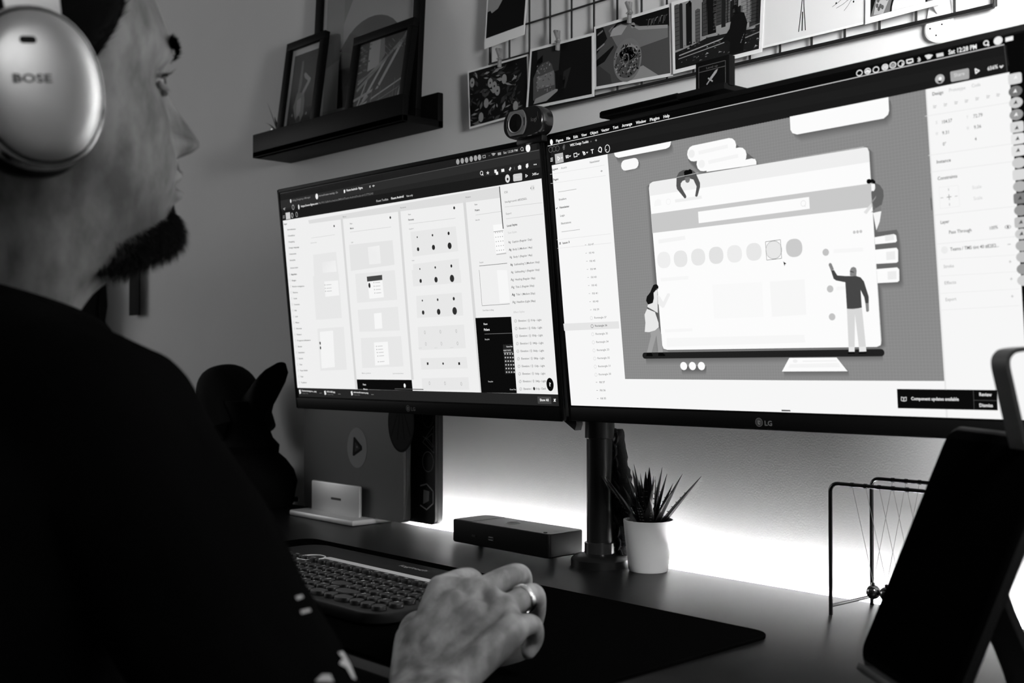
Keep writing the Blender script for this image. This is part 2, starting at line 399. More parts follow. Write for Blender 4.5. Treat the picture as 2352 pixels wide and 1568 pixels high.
# ================================================================== wire grid with photo prints
gx0, gx1, gz0, gz1 = -1.369, -.545, 1.409, 1.88
gd = thing('wire_grid', ((gx0+gx1)/2, 0, gz0), 'black square wire grid panel on the wall holding photo prints', 'wire grid')
M_WIRE = mat('wire_black', .006, .45)
nx = round((gx1-gx0)/.0458); xs = [gx0+.0458*k for k in range(nx+1)]; gx1 = xs[-1]
for i, x in enumerate(xs):
    r = .0025 if i in (0, nx) else .0016
    b = MB(); b.tube([(x, -.010, gz0), (x, -.010, gz1)], r, 8); b.build('wire', M_WIRE, gd)
for k in range(11):
    z = gz0+.0465*k
    b = MB(); b.tube([(gx0, -.013, z), (gx1, -.013, z)], .003 if k in (0, 10) else .0016, 8); b.build('wire', M_WIRE, gd)

def photo(corners, off, label, mg, draw, name='photo_print', mgb=None):
    """print from its four corners TL TR BR BL on the wall plane"""
    Y = -off; P4 = [on_y(x, y, Y) for x, y in corners]
    ctr = sum(P4, Vector())/4; r = ((P4[1]-P4[0])+(P4[2]-P4[3])).normalized(); u = ((P4[0]-P4[3])+(P4[1]-P4[2])); u = (u-r*u.dot(r)).normalized()
    t = thing(name, Vector((ctr.x, Y, min(p.z for p in P4))), label, 'photograph', 'photo prints on the wire grid')
    N = 8; rows = []
    bil = lambda a, b_: (P4[3]*(1-a)+P4[2]*a)*(1-b_)+(P4[0]*(1-a)+P4[1]*a)*b_
    b = MB()
    b.box((0, 0, 0), (1, 1, 1))
    for v in b.bm.verts:
        a, b_ = v.co.x+.5, v.co.y+.5; v.co = bil(a, b_)+Vector((0, .0007 if v.co.z < 0 else 0, 0))
    b.build('paper', M_PAPER, t)
    mgb = mgb or mg; hh = (P4[0]-P4[3]).length; ww = (P4[1]-P4[0]).length
    c = Canvas(ctr, (0, -1, 0), r, u, 'print', 8e-5)
    c.P = lambda a, b_: bil(mg/ww+a*(1-2*mg/ww), mgb/hh+b_*(1-(mg+mgb)/hh))
    c.poly([(0, 0), (1, 0), (1, 1), (0, 1)], .04); c.up(); draw(c); c.build('picture', t)
    return t
def d_hill(c):
    c.poly([(0, .42), (.08, .43), (.12, .38), (.28, .42), (.36, .5), (.45, .62), (.62, .72), (.8, .66), (1, .75), (1, 1), (0, 1)], .62)
def d_flowers(c):
    rnd = random.Random(5)
    for k in range(130):
        x, y = rnd.uniform(0, .88), rnd.uniform(.02, .96); g = rnd.choice((.16, .2, .25, .3, .45, .6)); a = rnd.uniform(0, 6.28); L = rnd.uniform(.02, .09); w = L*rnd.uniform(.2, .5)
        dx, dy = math.cos(a)*L, math.sin(a)*L; nx_, ny_ = -math.sin(a)*w, math.cos(a)*w
        c.poly(clip01([(x-dx, y-dy), (x+nx_, y+ny_), (x+dx, y+dy), (x-nx_, y-ny_)]), g)
        if k % 25 == 24: c.up()
    c.up()
    for x, y in ((.06, .8), (.45, .62), (.38, .7), (.5, .52), (.62, .7), (.3, .35), (.8, .15), (.2, .12)):
        c.disc((x, y), .006, .62, .008, 10); 
    c.up()
    for x, y in ((.06, .8), (.45, .62), (.38, .7), (.5, .52)): c.disc((x, y), .002, .2, .002, 8)
def d_bottle(c):
    c.poly([(.1, .98), (.5, 1), (.52, .55), (.12, .5)], .2).poly([(0, .72), (.2, .88), (.2, .76), (.05, .6)], .03).poly([(.5, 1), (1, 1), (1, 0), (.45, 0)], .05); c.up()
    c.poly([(.08, .1), (.06, .5), (.12, .66), (.2, .73), (.3, .75), (.36, .68), (.38, .6), (.42, .5), (.44, .18), (.3, .06), (.15, .04)], .34); c.up()
    c.poly([(.13, .28), (.13, .5), (.40, .56), (.42, .3)], .5).poly([(.09, .03), (.3, .04), (.5, .2), (.44, .22), (.12, .12)], .62); c.up()
    rnd = random.Random(9)
    for k in range(60):
        x, y = rnd.uniform(.1, .38), rnd.uniform(.2, .72); c.poly([(x, y), (x+.02, y+.01), (x+.01, y+.03)], rnd.choice((.3, .55, .65, .7)))
    c.poly([(.46, .05), (.56, .08), (.6, .4), (.5, .45)], .02).poly([(.56, .5), (.68, .55), (.6, .2), (.54, .2)], .16)
def d_pumpkin(c):
    c.poly([(0, 0), (1, 0), (1, 1), (0, 1)], .32); c.up()
    c.poly([(0, .0), (.22, .0), (.2, .16), (0, .4)], .25).poly([(0, .55), (.16, .78), (.1, 1), (0, 1)], .07).poly([(.18, .86), (.3, .95), (.48, .96), (.7, .76), (1, .72), (1, 1), (.3, 1)], .06)
    c.poly([(0, .45), (.25, .64), (.25, .6), (.12, .4), (0, .34)], .05).poly([(.18, .9), (.22, .95), (.34, .97), (.46, .93), (.6, .8), (.98, .7), (.98, .55), (.6, .5), (.3, .6)], .48); c.up()
    c.poly([(.2, .8), (.24, .92), (.36, .95), (.44, .9), (.36, .78)], .68).poly([(.46, .92), (.6, .84), (.98, .74), (.98, .69), (.6, .78)], .62).disc((.52, .88), .004, .6)
    c.poly([(.01, .64), (.12, .72), (.12, .69), (.01, .61)], .6).poly([(.02, .9), (.1, .95), (.1, .92), (.02, .87)], .5).poly([(.3, .12), (.65, .2), (.85, .0), (.5, .0)], .6); c.up()
    c.disc((.44, .34), .0265, .5, .031, 24); c.up(); c.disc((.44, .30), .023, .34, .022, 20); c.disc((.45, .46), .016, .60, .012); c.up()
    rnd = random.Random(4)
    for k in range(150):
        a, r = rnd.uniform(0, 6.28), rnd.uniform(.1, 1)**.6; x, y = .44+.185*r*math.cos(a), .33+.27*r*math.sin(a); c.poly([(x-.012, y), (x, y+.02), (x+.012, y), (x, y-.015)], rnd.choice((.08, .15, .3, .6, .7)))
    c.up(); c.disc((.42, .36), .0062, .55, .008, 16, ring=.0012); c.disc((.42, .36), .0035, .2, .0045, 12, ring=.001); c.disc((.56, .48), .005, .6, .006, 14, ring=.001); c.line((.42, .46), (.42, .6), .002, .05)
    for k in range(14): c.line((.7+.02*k, .78+.14*rnd.random()), (.72+.02*k, .9), .0009, rnd.uniform(.25, .6))
def d_city(c):
    c.poly([(0, 0), (1, 0), (1, 1), (0, 1)], .60); c.up()
    for x0, x1, y0, h, g in ((0, .06, .3, 1, .32), (.06, .1, .3, 1, .16), (.14, .21, .32, .98, .08), (.17, .2, .9, 1, .08), (.25, .31, .33, .84, .34), (.33, .38, .4, .93, .12), (.34, .4, .4, .99, .3), (.38, .5, .4, 1, .05), (.46, .5, .45, .98, .55), (.5, .56, .5, 1, .25), (.56, .61, .45, .9, .12), (.6, .66, .5, .95, .35), (.62, .64, .5, 1, .2), (.66, .75, .5, .82, .1), (.7, .74, .52, .95, .66), (.74, .8, .3, .7, .08), (.78, .86, .4, .96, .55), (.84, .9, .42, 1, .5), (.88, .98, .35, .88, .22), (.95, 1, .3, .8, .14)):
        c.poly([(x0, y0), (x1, y0), (x1, h-.02), ((x0+x1)/2, h), (x0, h-.02)], g)
        if g > .2:
            c.up()
            for k in range(10): yy = y0+(h-y0)*k/10; c.line((x0+.004, yy), (x1-.004, yy+.004), .0006, max(.04, g-.2))
            c.L -= 1
    c.up(2)
    c.poly([(0, 0), (1, 0), (1, .30), (.7, .34), (.4, .36), (.2, .3), (0, .26)], .10); c.up()
    rnd = random.Random(8)
    for k in range(90):
        x = rnd.uniform(.05, .98); y = rnd.uniform(.02, .36); c.poly([(x, y), (x+rnd.uniform(.01, .05), y+.004), (x+.01, y+rnd.uniform(.01, .03))], rnd.choice((.05, .2, .3, .5, .65)))
    c.up(); c.line((.05, .2), (.62, .29), .0016, .66); c.line((.04, .15), (.6, .22), .0012, .6); c.line((.62, .29), (1, .36), .0015, .5); c.line((.8, .2), (1, .24), .0015, .5)
    c.up()      # a person in dark clothes leaning on the railing
    c.poly([(.66, .02), (.82, .03), (.84, .2), (.86, .42), (.82, .58), (.74, .62), (.68, .56), (.66, .4), (.60, .3), (.55, .26), (.56, .23), (.63, .25), (.67, .2)], .05)
    c.disc((.715, .66), .0045, .05, .0062).poly([(.69, .62), (.72, .62), (.71, .68), (.69, .67)], .45).line((.83, .28), (.79, .15), .0014, .55)
def d_tower(c):
    c.poly([(0, 0), (1, 0), (1, 1), (0, 1)], .90); c.up()
    for dx in (-.035, .035): c.pline([(.40+dx*1.0, .08), (.40+dx*.35, .42), (.40+dx*.2, .55), (.40+dx*1.1, .74)], .0012, .06)
    c.line((.40, .08), (.40, .35), .0016, .15); c.line((.40, .55), (.40, .8), .0045, .05); c.poly([(.3, .79), (.5, .79), (.46, .72), (.34, .72)], .06); c.up()
    rnd = random.Random(2)
    for k in range(26):
        x, y = 1.0, .45+.5*rnd.random(); p = [(x, y)]
        for j in range(4): x -= rnd.uniform(.02, .09); y += rnd.uniform(-.09, .06); p.append((max(x, .65), min(y, .99)))
        c.pline(p, .0005, .2)
    for k in range(26): c.disc((rnd.uniform(.72, .99), rnd.uniform(.3, .9)), .0011, .08, .0014, 8)
def d_picnic(c):
    c.poly([(0, 0), (1, 0), (1, 1), (0, 1)], .45); c.up(); rnd = random.Random(6)
    for k in range(140): x, y = rnd.uniform(.3, .95), rnd.uniform(.3, 1); c.poly(clip01([(x, y), (x+.03, y+.02), (x+.01, y+.05)]), rnd.choice((.1, .3, .6, .75)))
    c.up(); c.poly([(0, .0), (.1, .4), (.14, .55), (.1, .58), (0, .4)], .06).poly([(.05, .02), (.1, .35), (.2, .62), (.32, .55), (.3, .3), (.2, .0)], .7); c.up()
    for k in range(18): c.disc((rnd.uniform(.1, .28), rnd.uniform(.1, .5)), .0018, .35, .0028, 8)
    c.poly([(.30+.56*(.5-.5*math.cos(math.pi*k/16)), .50*math.sin(math.pi*k/16)) for k in range(17)], .08); c.up(); c.poly([(.33+.50*(.5-.5*math.cos(math.pi*k/16)), .44*math.sin(math.pi*k/16)) for k in range(17)], .86)
photo([(1122, -58), (1217, -92), (1204, 79), (1112, 112.7)], .020, 'dark hill print with thick lower border, above the flower print', .003, d_hill, mgb=.016)
photo([(1074, 164), (1213, 124), (1216, 258), (1078, 296)], .017, 'leaves and flowers print, lowest and leftmost on the grid', .003, d_flowers)
photo([(1218, 113), (1363.5, 74.8), (1364.5, 221), (1208, 252.6)], .022, 'dark print of a speckled bottle, right of the flower print', .004, d_bottle)
photo([(1364.5, 61.8), (1542, 7.6), (1545, 174), (1365.5, 206)], .018, 'print of a patterned pumpkin beside a pillow', .004, d_pumpkin)
photo([(1542, 5.5), (1758, -62), (1750, 119.5), (1546, 170)], .022, 'skyscraper skyline print with a person in dark clothes', .005, d_city)
photo([(1756, -60), (1992, -122), (1987, 54.6), (1750.4, 111)], .018, 'pale print of a tall needle tower and bare branches', .003, d_tower)
photo([(1989, -90), (2172, -140), (2166, 8), (1987, 56)], .022, 'print of a picnic with a round plate, rightmost on the grid', .007, d_picnic)
M_CLIP = mat('clip_wood_grey', .16, .6, noise=(90, .3))
for (x, y, lab) in ((1150, 132, 'small grey clip at the top of the flower print'), (1284, 92, 'small grey clip at the top of the bottle print'), (1449, 28, 'small grey clip at the top of the pumpkin print')):
    p = on_y(x, y, -.026); t = thing('photo_clip', p-Vector((0, 0, .014)), lab, 'clip', 'clips on the photo prints')
    for sg, an in ((-1, 4), (1, -24)):
        Mx = Matrix.Translation(p+Vector((sg*.0022, -.004*(sg > 0), 0))) @ Matrix.Rotation(rad(an), 4, 'Y')
        b = MB(); b.box((0, 0, 0 if sg < 0 else .006), (.0042, .006, .030 if sg < 0 else .02), .0008, Mx); b.build('jaw', M_CLIP, t)
    b = MB(); b.tube([p+Vector((-.004, -.005, -.002)), p+Vector((.005, -.006, -.001))], .0012, 8); b.build('spring', M_STEEL, t)
# white hook carrying the grid
hp = on_y(2162, 66, 0); hk = thing('wall_hook', Vector((hp.x, 0, hp.z-.02)), 'white round wall hook under the right end of the wire grid', 'hook')
HM = Matrix.Translation((hp.x, 0, hp.z)) @ Matrix.Rotation(rad(90), 4, 'X')
b = MB(); b.prism([(.0165*math.cos(t), .0165*math.sin(t)) for t in [rad(a) for a in range(180, 361, 10)]]+[(.010, .034), (.004, .04), (-.004, .04), (-.010, .034)], 0, .006, HM); b.build('base_plate', M_WHITEP, hk)
b = MB(); b.lathe([(.0155, .006), (.0155, .010), (.013, .012), (.001, .0125)], 28, HM @ Matrix.Translation((0, -.001, 0))); b.build('disc', M_WHITEP, hk)
for dx, dy in ((.0, .008), (.007, .002), (-.007, -.0), (0, -.009)):
    b = MB(); b.cyl((dx, dy-.001, .0118), (dx, dy-.001, .0130), .0009, seg=10, M=HM); b.build('pin_hole', M_BLACK, hk)
b = MB(); b.tube(smooth_path([(0, .018, .006), (0, .026, .016), (0, .036, .018), (0, .044, .012)]), .003, 10, M=HM); b.build('prong', M_WHITEP, hk)

# ================================================================== straps hanging on the wall behind the person
M_STRAP = mat('strap_black_webbing', .005, .8, spec=.1)
p0 = on_y(311, 724, -.012); p1 = on_y(313, 560, -.012); w_ = .056
hb = thing('wall_rack', Vector((p0.x-.22, 0, 1.42)), 'black hook rail on the wall behind the person, straps hanging from it', 'hook rail')
b = MB(); b.box((p0.x-.2, -.012, 1.44), (.7, .024, .05), .003); b.build('rail', M_BLACK, hb)
for dx in (-.45, -.2, .0): b = MB(); b.tube(smooth_path([(p0.x+dx, -.02, 1.44), (p0.x+dx, -.05, 1.43), (p0.x+dx, -.05, 1.46)]), .005, 8); b.build('hook', M_STEEL, hb)
b = MB(); b.box((p0.x, -.014, (p0.z+1.43)/2), (w_, .004, 1.43-p0.z), .001); tag(b.build('hanging_strap', M_STRAP), 'flat black strap hanging straight down the wall behind the chin', 'strap')
bag = thing('hanging_bag', on_y(190, 800, -.05), 'black bag with looped strap hanging behind the neck', 'bag')
def wl(x, y, o=.03): return on_y(x, y, -o)
b = MB(); q = [wl(*p, .05) for p in ((150, 705), (176, 652), (202, 622), (206, 700), (200, 745), (204, 800), (210, 960), (60, 960), (90, 760))]
b.prism([(v.x, v.z) for v in q], .004, .11, Matrix(((1, 0, 0, 0), (0, 0, -1, 0), (0, 1, 0, 0), (0, 0, 0, 1)))); b.build('bag_body', mat('bag_canvas', .005, .85, spec=.1), bag)
for path in ([(222, 560), (228, 620), (231, 660), (225, 705), (228, 735), (242, 775), (270, 900)], [(206, 560), (204, 640), (202, 700), (206, 800)]):
    P_ = smooth_path([wl(x, y, .035) for x, y in path]); b = MB()
    rings = []
    for p in P_: rings.append([p+Vector((-.006, 0, 0)), p+Vector((.006, 0, 0)), p+Vector((.006, .003, 0)), p+Vector((-.006, .003, 0))])
    b.loft(rings); b.build('strap', M_STRAP, bag)
b = MB(); q = [wl(*p, .034) for p in ((205, 570), (232, 560), (236, 625), (206, 634))]; b.prism([(v.x, v.z) for v in q], .03, .036, Matrix(((1, 0, 0, 0), (0, 0, -1, 0), (0, 1, 0, 0), (0, 0, 0, 1)))); b.build('strap_flap', M_STRAP, bag)
# ================================================================== the two monitors
MW, MH = .614, .364
M_BEZEL = mat('bezel_black', .003, .5, spec=.06)
M_PANEL = mat('panel_black_glass', .002, .4, spec=.1)
def monitor(c, yaw, tilt, roll, label):
    c = Vector(c); yaw, tilt, roll = rad(yaw), rad(tilt), rad(roll)
    r = Vector((math.cos(yaw), math.sin(yaw), 0)); n = Vector((math.sin(yaw), -math.cos(yaw), 0))
    u = Vector((0, 0, 1))*math.cos(tilt)+n*math.sin(tilt); r2 = r*math.cos(roll)+u*math.sin(roll); u2 = u*math.cos(roll)-r*math.sin(roll); n2 = r2.cross(u2)
    Mx = frame_matrix(c, r2, u2, n2)
    t = thing('monitor', c-u2*(MH/2), label, 'monitor', 'monitors on the dual arm')
    b = MB(); b.prism(rrect(MW, MH, .004), -.006, -.0012, Mx); b.build('bezel', M_BEZEL, t)
    for (x, y, sx, sy) in ((0, MH/2-.0035, MW, .007), (0, -MH/2+.0095, MW, .019), (-MW/2+.0035, 0, .007, MH), (MW/2-.0035, 0, .007, MH)):
        b = MB(); b.box((x, y, -.0006), (sx-.002, sy-.002, .0016), .0004, Mx); b.build('bezel_edge', M_BEZEL, t)
    b = MB(); b.prism(rrect(MW-.006, MH-.006, .004), -.018, -.005, Mx); b.prism(rrect(MW*.62, MH*.7, .02), -.045, -.017, Mx); b.build('rear_shell', M_BLACK, t)
    b = MB(); b.box((0, 0, -.05), (.11, .11, .012), .003, Mx); b.build('mount_plate', M_BLACK, t)
    b = MB(); b.box((0, .006, -.0012), (MW-.013, MH-.025, .001), 0, Mx); scr = b.build('screen', M_PANEL, t)
    cv = Canvas(c-n2*.0005, n2, r2, u2, 'screen'); return t, scr, cv, Mx
CAMO = CAM
tL, sL, cL, MXL = monitor(CAM+Vector((-1.33096, 1.02188, .10119)), .965, 6.14, .11, 'left monitor, showing a browser window with rows of pale mock-up pages')
tR, sR, cR, MXR = monitor(CAM+Vector((-.71033, 1.01628, .10577)), -2.22, 5.79, .44, 'right monitor, showing a large design canvas with drawn people')
def monlogo(Mx, t):
    cc = Canvas((0, 0, 0), (0, 0, 1), (1, 0, 0), (0, 1, 0), 'print')
    o = Mx.to_3x3(); cc.n, cc.r, cc.u = o @ Vector((0, 0, 1)), o @ Vector((1, 0, 0)), o @ Vector((0, 1, 0)); cc.o = Mx @ Vector((0, -MH/2+.0085, .0003))
    cc.P = lambda x, y: cc.o+cc.r*x+cc.u*y
    cc.disc((-.0085, 0), .0048, .42, seg=24, ring=.0008); cc.disc((-.0085, 0), .0034, .30, seg=20); cc.up()
    cc.line((-.0093, .002), (-.0093, -.0018), .0007, .6).line((-.0093, -.0018), (-.0075, -.0018), .0007, .6).disc((-.0075, .001), .0006, .6)
    cc.text((-.0015, -.0032), (.0085, -.0032), 'LG', .45, .0075, True); cc.build('logo', t)
monlogo(MXL, tL); monlogo(MXR, tR)

# ------------------------------------------------------------------ right screen
c = cR.px(); WHT = .965
c.poly([(1262.5, 337), (2312, 104), (2369, 965), (1312.5, 930.5)], .095)
c.poly([(1259.5, 320), (2352, 73), (2372, 965), (2362, 965), (2312, 104), (1262.5, 336)], .02); c.up()
c.poly([(1263, 345), (2313.5, 125), (2318, 150), (1264.5, 358)], .11)
c.poly([(1266, 380), (1395.7, 354), (1800, 272.6), (2126, 205.5), (2318.7, 165.7), (2341, 560), (2352, 754), (2364, 964.5), (2310, 963), (1312.4, 930.5)], WHT); c.up()
c.poly([(2126, 205.5), (2129, 205), (2173, 875), (2177.5, 958.8), (2173, 958.6), (2169.4, 874.6)], .90)
c.poly([(1395.7, 354), (1543, 324.5), (1800, 272.6), (2126, 205.5), (2169.4, 874.6), (1800, 873), (1436.3, 870)], .53)
# fine pixel grid of the canvas
c.L += 1
import itertools
def bil4(q, a, b_): return ((q[0][0]*(1-a)+q[1][0]*a)*(1-b_)+(q[3][0]*(1-a)+q[2][0]*a)*b_, (q[0][1]*(1-a)+q[1][1]*a)*(1-b_)+(q[3][1]*(1-a)+q[2][1]*a)*b_)
TLc, TRc, BRc, BLc = c.P(1395.7, 354), c.P(2126, 205.5), c.P(2169.4, 874.6), c.P(1436.3, 870)
def gpos(a, b_): return (TLc*(1-a)+TRc*a)*(1-b_)+(BLc*(1-a)+BRc*a)*b_
_oP = c.P
c.P = lambda a, b_: gpos(a, b_)
for k in range(1, 118): c.line((k/118, 0), (k/118, 1), .00045, .565)
for k in range(1, 84): c.line((0, k/84), (1, k/84), .00045, .565)
c.P = _oP
c.up()
# shadows drawn under the cards by the design itself
def soft(pts, dx, dy, n=5, dark=.15):      # blurred drop shadow drawn by the design: stacked fading copies
    L0 = c.L
    for k in range(n, 0, -1): c.poly([(x+dx*k, y+dy*k) for x, y in pts], .53-dark*(1-(k-.5)/n)); c.up()
    c.L = L0
soft([(1413, 351), (1543, 324.5), (1541, 336), (1531, 341.5), (1422, 362.4), (1415, 359)], 1.2, 3.2)
soft([(1428, 377), (1433, 369), (1463, 364), (1469, 369), (1467, 379), (1436, 388)], .8, 2)
soft([(1580, 350), (1690, 328), (1716, 348), (1739, 366), (1739, 378), (1625, 396), (1602, 385), (1582, 366)], .8, 2.4)
soft([(1819, 270), (2045, 226), (2045, 258), (2034, 272), (1836, 308), (1821, 300)], 1.2, 3.6)
soft([(1492, 425), (1510, 416), (1990, 337), (1999, 345), (2028, 790), (2016, 797), (1530, 803), (1523, 795)], 1.8, 1.2)
soft([(1495, 425), (1510, 416), (1520, 803), (1526, 803)], -2.2, .6)
soft([(1484, 812), (2028, 804), (2029, 813), (1486, 821)], 0, 3.4); soft([(1800, 850), (1817, 821), (1925, 820), (1951, 850)], .4, 3.2)
soft([(2010, 530), (2060, 524), (2064, 552), (2067, 600), (2070, 640), (2066, 647), (2016, 650)], 1.6, 3.0); soft([(1566, 838), (1624, 838), (1622, 848), (1568, 848)], 0, 2.6)
c.up(6)
c.C(1240, 180, 3.564)
c.poly([(615, 610), (1080, 515), (1075, 545), (1065, 562), (1040, 575), (650, 650), (628, 642), (618, 628)], .985)
def pill(a, b_, h, g): c.line(a, b_, h, g, True)
pill((703, 711), (782, 695), .0125, .97)
pill((1262, 615), (1560, 555), .0175, .985); c.up(); pill((1340, 695), (1645, 632), .0175, .985); c.up()
c.poly([(1372, 765), (1372, 740), (1400, 728), (1740, 655), (1770, 660), (1780, 680), (1780, 705)], .985); c.up()
c.disc((1250, 617), .0045, .93).disc((1333, 700), .0045, .94); c.poly([(1305, 595), (1545, 540), (1548, 570), (1310, 625)], .95).poly([(1385, 672), (1630, 618), (1633, 648), (1390, 702)], .95)
c.poly([(1480, 760), (1715, 712), (1718, 740), (1484, 785)], .95)
c.up(); c.px()
# the drawn browser card
def arc_corner(p, a, b_): return [a, ((a[0]+2*p[0]+b_[0])/4, (a[1]+2*p[1]+b_[1])/4), b_]
card = arc_corner((1492, 420), (1493, 432), (1502, 417))+arc_corner((1998, 336), (1986, 337), (1999, 352))+arc_corner((2028, 795), (2027, 783), (2016, 796))+arc_corner((1524, 803), (1535, 803), (1523, 791))
c.poly(card, .985); c.up()
c.poly(arc_corner((1492, 420), (1493, 432), (1502, 417))+arc_corner((1998, 336), (1986, 337), (1999, 350))+[(2000, 372), (1494.5, 450)], .93)
c.poly([(1497.5, 491.4), (2003, 421), (2007.5, 475), (1501, 535)], .78); c.up()
c.poly([(1606, 486), (1861, 452), (1862.6, 479), (1607.6, 512.5)], .985).line((1494, 418), (1998, 336.5), .0005, .45); c.up()
c.line((1999, 345), (2027, 790), .0004, .55); c.disc((1848, 467), .0032, .88, ring=.0006).line((1850, 471), (1853, 475), .0006, .88)
c.poly([(1505, 474), (1507, 462), (1514, 456), (1521, 459), (1522, 471)], .965).disc((1538, 463), .0035, .94, ring=.0007).poly([(1553, 458), (1614, 449), (1615, 456), (1554, 465)], .93)
for x, y, g in ((1527.6, 596.7, .93), (1566, 594, .905), (1606.4, 590, .90), (1647.7, 586, .885), (1690, 582.6, .92), (1734.4, 578, .905), (1780, 573.6, .90), (1826.8, 569, .79)): c.disc((x, y), .0100, g, .0094, 28, .85)
c.disc((1780, 573.6), .0102, .35, .0096, 32, ring=.0004)
for a, b_ in (((1761, 555), (1795.5, 550)), ((1795.5, 550), (1798, 593)), ((1798, 593), (1764, 597)), ((1764, 597), (1761, 555))): c.line(a, b_, .0005, .4)
for x in (1965, 1972.5, 1980): c.disc((x, 533-(x-1965)*.12), .0016, .78, seg=10)
for x, y in ((1899.4, 579), (1909.5, 663), (1914, 727)): c.disc((x, y), .0038, .76, .0036, 20)
for q, g in (([(1516, 648), (1617, 643), (1622, 722), (1522, 727)], .975), ([(1639, 653), (1753, 647), (1757, 727), (1643, 731)], .972), ([(1771, 646), (1851, 641), (1855, 722), (1776, 727)], .965), ([(1520, 638), (1584, 633), (1584, 641), (1521, 646)], .955), ([(1530, 756), (1593, 753), (1594, 760), (1531, 763)], .955), ([(1534, 776), (1850, 768), (1853, 786), (1535, 796)], .965),
             ([(1515, 550), (1576, 541), (1577, 550), (1516, 559)], .95), ([(1918, 572), (1985, 568), (1985, 577), (1918, 581)], .965), ([(1924, 658), (1962, 655), (1962, 663), (1924, 666)], .965)): c.poly(q, g)
c.up(); c.poly([(1802, 600), (1809, 605), (1806, 606.5), (1805, 611)], .03)
# drawn figures
c.C(1240, 180, 3.564)
c.poly([(1128, 880), (1130, 805), (1150, 768), (1185, 750), (1215, 748), (1262, 752), (1285, 770), (1322, 855), (1322, 888), (1302, 962), (1292, 970), (1282, 962), (1294, 884), (1268, 828), (1240, 820), (1210, 828), (1180, 838), (1165, 858), (1164, 882), (1210, 962), (1208, 978), (1196, 982), (1133, 905)], .33); c.up()
c.poly([(1190, 765), (1205, 752), (1225, 750), (1240, 741), (1258, 752), (1260, 775), (1240, 790), (1196, 805)], .03).poly([(1198, 812), (1240, 806), (1240, 832), (1232, 850), (1216, 855), (1204, 846)], .46); c.up()
c.line((1130, 812), (1310, 772), .0006, .75)
c.C(1240, 580, 3.734)
c.poly([(985, 278), (1000, 270), (1018, 272), (1030, 290), (1028, 308), (1012, 308), (1006, 325), (988, 340), (990, 385), (985, 425), (965, 443), (938, 440), (923, 410), (930, 375), (958, 340), (970, 310)], .07)
c.poly([(988, 345), (1008, 320), (1020, 320), (1024, 515), (998, 500), (935, 465), (938, 445), (980, 430), (990, 390)], .90).poly([(1022, 365), (1040, 372), (1070, 420), (1105, 350), (1122, 346), (1130, 360), (1080, 465), (1066, 474), (1026, 440)], .93)
c.poly([(932, 480), (1000, 508), (1030, 600), (1032, 638), (1000, 665), (950, 680), (912, 678), (918, 600), (910, 530)], .90).poly([(935, 465), (998, 498), (998, 508), (931, 480)], .35).poly([(1000, 510), (1024, 518), (1027, 590)], .35)
c.poly([(960, 680), (1005, 662), (1035, 640), (1055, 700), (1068, 858), (1028, 858), (1012, 705), (970, 858), (930, 855), (965, 715)], .62); c.up()
c.line((912, 881), (2940, 855), .0072, .12, True); c.up(); c.poly([(925, 885), (930, 860), (970, 858), (982, 876), (978, 886)], .02).poly([(1028, 884), (1030, 858), (1068, 858), (1090, 875), (1086, 884)], .02)
for x in (1247, 1322, 1399): c.disc((x, 970), .0051, .975, .0047, 24)
c.C(1780, 540, 3.267); c.up()
c.poly([(540, 305), (480, 300), (455, 260), (433, 265), (452, 325), (470, 338), (540, 352), (552, 550), (600, 553), (664, 542), (655, 410), (682, 465), (690, 508), (716, 508), (716, 460), (680, 345), (655, 315), (625, 305)], .27)
c.poly([(415, 222), (418, 210), (430, 207), (438, 214), (455, 256), (433, 267)], .52).poly([(575, 262), (585, 242), (602, 236), (620, 244), (625, 265), (622, 306), (575, 303)], .52).poly([(690, 508), (716, 508), (718, 565), (708, 575), (697, 570)], .52)
c.poly([(552, 552), (665, 545), (698, 868), (646, 868), (612, 590), (610, 868), (566, 868)], .84); c.up()
c.poly([(566, 835), (610, 835), (610, 872), (566, 872)], .9).poly([(644, 835), (696, 833), (698, 870), (645, 872)], .9).poly([(556, 888), (568, 872), (612, 872), (612, 886)], .02).poly([(638, 888), (648, 872), (699, 870), (699, 884)], .02).line((575, 270), (604, 276), .0008, .15)
c.poly([(65, 1020), (120, 918), (475, 915), (558, 1018)], .985); c.up(); c.disc((165, 942), .003, .93, .0018).poly([(220, 938), (475, 934), (478, 944), (220, 948)], .94).poly([(125, 965), (490, 955), (505, 988), (112, 992)], .95)
for q in ([(760, 15), (905, -10), (922, 0), (928, 40), (920, 52), (765, 68)], [(765, 108), (925, 93), (937, 110), (938, 195), (926, 205), (772, 214)], [(775, 253), (930, 240), (945, 255), (946, 338), (934, 350), (782, 358)]): c.poly(q, .975)
c.up()
for q in ([(838, 0), (905, -8), (908, 35), (842, 45)], [(848, 125), (914, 118), (916, 180), (850, 186)], [(858, 272), (924, 266), (926, 328), (860, 332)]): c.poly(q, .92)
c.poly([(62, 1306), (128, 1308), (131, 1318), (65, 1317)], .3)
c.C(1780, 80, 3.267)
c.poly([(125, 615), (865, 468), (870, 570), (862, 600), (830, 628), (180, 748), (145, 738), (130, 712)], .975)
c.poly([(700, 1100), (705, 1085), (722, 1080), (735, 1088), (740, 1108), (720, 1118), (705, 1114)], .02).poly([(728, 1085), (750, 1082), (767, 1098), (768, 1125), (745, 1110), (735, 1100)], .05)
c.poly([(735, 1115), (762, 1118), (768, 1150), (755, 1172), (738, 1170)], .97).poly([(768, 1112), (800, 1125), (826, 1165), (830, 1210), (815, 1275), (770, 1300), (742, 1260), (736, 1180), (758, 1170)], .38); c.up()
